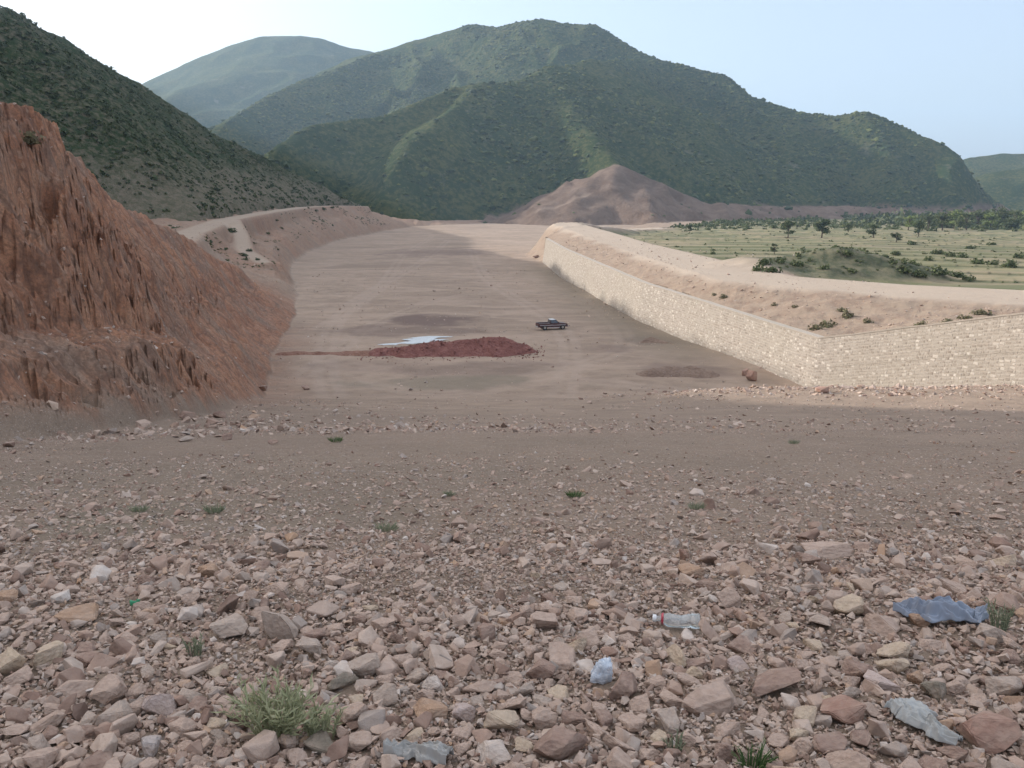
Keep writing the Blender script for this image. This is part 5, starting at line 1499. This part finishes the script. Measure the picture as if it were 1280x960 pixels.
# ------------------------------------------------------------------ air, light, camera
def build_haze():
    m = bpy.data.materials.new('haze_air'); m.use_nodes = True; n = m.node_tree.nodes; n.clear()
    out = n.new('ShaderNodeOutputMaterial'); v = n.new('ShaderNodeVolumePrincipled')
    v.inputs['Color'].default_value = (0.55, 0.76, 1.0, 1); v.inputs['Density'].default_value = HAZE; v.inputs['Anisotropy'].default_value = 0.25
    for q in ('Density Attribute', 'Color Attribute', 'Temperature Attribute'): v.inputs[q].default_value = ''
    try: m.cycles.homogeneous_volume = True
    except Exception: pass
    m.node_tree.links.new(v.outputs[0], out.inputs['Volume'])
    x0, x1, y0, y1, z0, z1 = -6600, 6600, -6600, 6600, -62, 640
    V = np.array([(x, y, z) for x in (x0, x1) for y in (y0, y1) for z in (z0, z1)])
    Fq = np.array([(0, 1, 3, 2), (4, 6, 7, 5), (0, 4, 5, 1), (2, 3, 7, 6), (0, 2, 6, 4), (1, 5, 7, 3)])
    o = mk('haze', V, Fq, m, False); o['kind'] = 'stuff'; tag(o, 'thin blue haze filling the valley air', 'haze')
HAZE = 0.00014
SUN_AZ, SUN_EL = R(-64), R(21.5)
SUN = 2.7; SKY = 0.15; EXPO = 1.25
build_haze()

w = bpy.data.worlds.new('World'); SC.world = w; w.use_nodes = True
nt = w.node_tree; nt.nodes.clear()
o_ = nt.nodes.new('ShaderNodeOutputWorld'); bg = nt.nodes.new('ShaderNodeBackground'); sky = nt.nodes.new('ShaderNodeTexSky')
sky.sky_type = 'NISHITA'; sky.sun_disc = False; sky.sun_elevation = SUN_EL; sky.sun_rotation = SUN_AZ
sky.air_density = 1.0; sky.dust_density = 6.0; sky.ozone_density = 1.5; sky.altitude = 800
bg.inputs[1].default_value = SKY
veil = nt.nodes.new('ShaderNodeMix'); veil.data_type = 'RGBA'           # milky veil over the dome, brightened overhead to add fill light
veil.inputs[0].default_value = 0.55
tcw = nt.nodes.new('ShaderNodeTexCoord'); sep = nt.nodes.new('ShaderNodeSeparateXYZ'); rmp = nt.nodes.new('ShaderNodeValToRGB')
rmp.color_ramp.elements[0].position = 0.26; rmp.color_ramp.elements[0].color = (0.398, 0.432, 0.492, 1)      # pale and milky low down,
rmp.color_ramp.elements[1].position = 0.60; rmp.color_ramp.elements[1].color = (1.0, 0.98, 0.97, 1)            # much brighter overhead, out of view, added to lift the fill
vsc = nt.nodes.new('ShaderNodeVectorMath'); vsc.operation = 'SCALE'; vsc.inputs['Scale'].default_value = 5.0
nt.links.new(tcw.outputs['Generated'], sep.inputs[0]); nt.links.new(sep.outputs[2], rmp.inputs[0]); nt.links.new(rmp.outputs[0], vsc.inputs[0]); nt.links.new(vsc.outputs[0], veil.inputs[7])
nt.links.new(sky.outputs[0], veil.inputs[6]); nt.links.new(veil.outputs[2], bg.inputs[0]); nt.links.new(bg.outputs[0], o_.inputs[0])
sl = bpy.data.lights.new('sun', 'SUN'); sl.energy = SUN; sl.angle = R(0.5); sl.color = (1.0, 0.95, 0.88)
so = bpy.data.objects.new('sun', sl); COL.objects.link(so)
sdir = Vector((math.sin(SUN_AZ) * math.cos(SUN_EL), math.cos(SUN_AZ) * math.cos(SUN_EL), math.sin(SUN_EL)))
so.rotation_euler = (-sdir).to_track_quat('-Z', 'Y').to_euler(); so.location = (0, 0, 60)

cd = bpy.data.cameras.new('camera'); cam = bpy.data.objects.new('camera', cd); COL.objects.link(cam); SC.camera = cam
cd.sensor_fit = 'HORIZONTAL'; cd.sensor_width = 36; cd.lens = 36 * F / 1280; cd.clip_start = 0.05; cd.clip_end = 20000
cam.location = (0, 0, 0); cam.rotation_euler = (R(90) - PITCH, 0, 0)

SC.view_settings.view_transform = 'Standard'; SC.view_settings.look = 'None'; SC.view_settings.exposure = EXPO; SC.view_settings.gamma = 1
SC.render.engine = 'CYCLES'
cy = SC.cycles
cy.use_denoising = True; cy.max_bounces = 6; cy.diffuse_bounces = 3; cy.glossy_bounces = 2; cy.transmission_bounces = 4; cy.volume_bounces = 0; cy.transparent_max_bounces = 8
try: cy.denoiser = 'OPENIMAGEDENOISE'
except Exception: pass
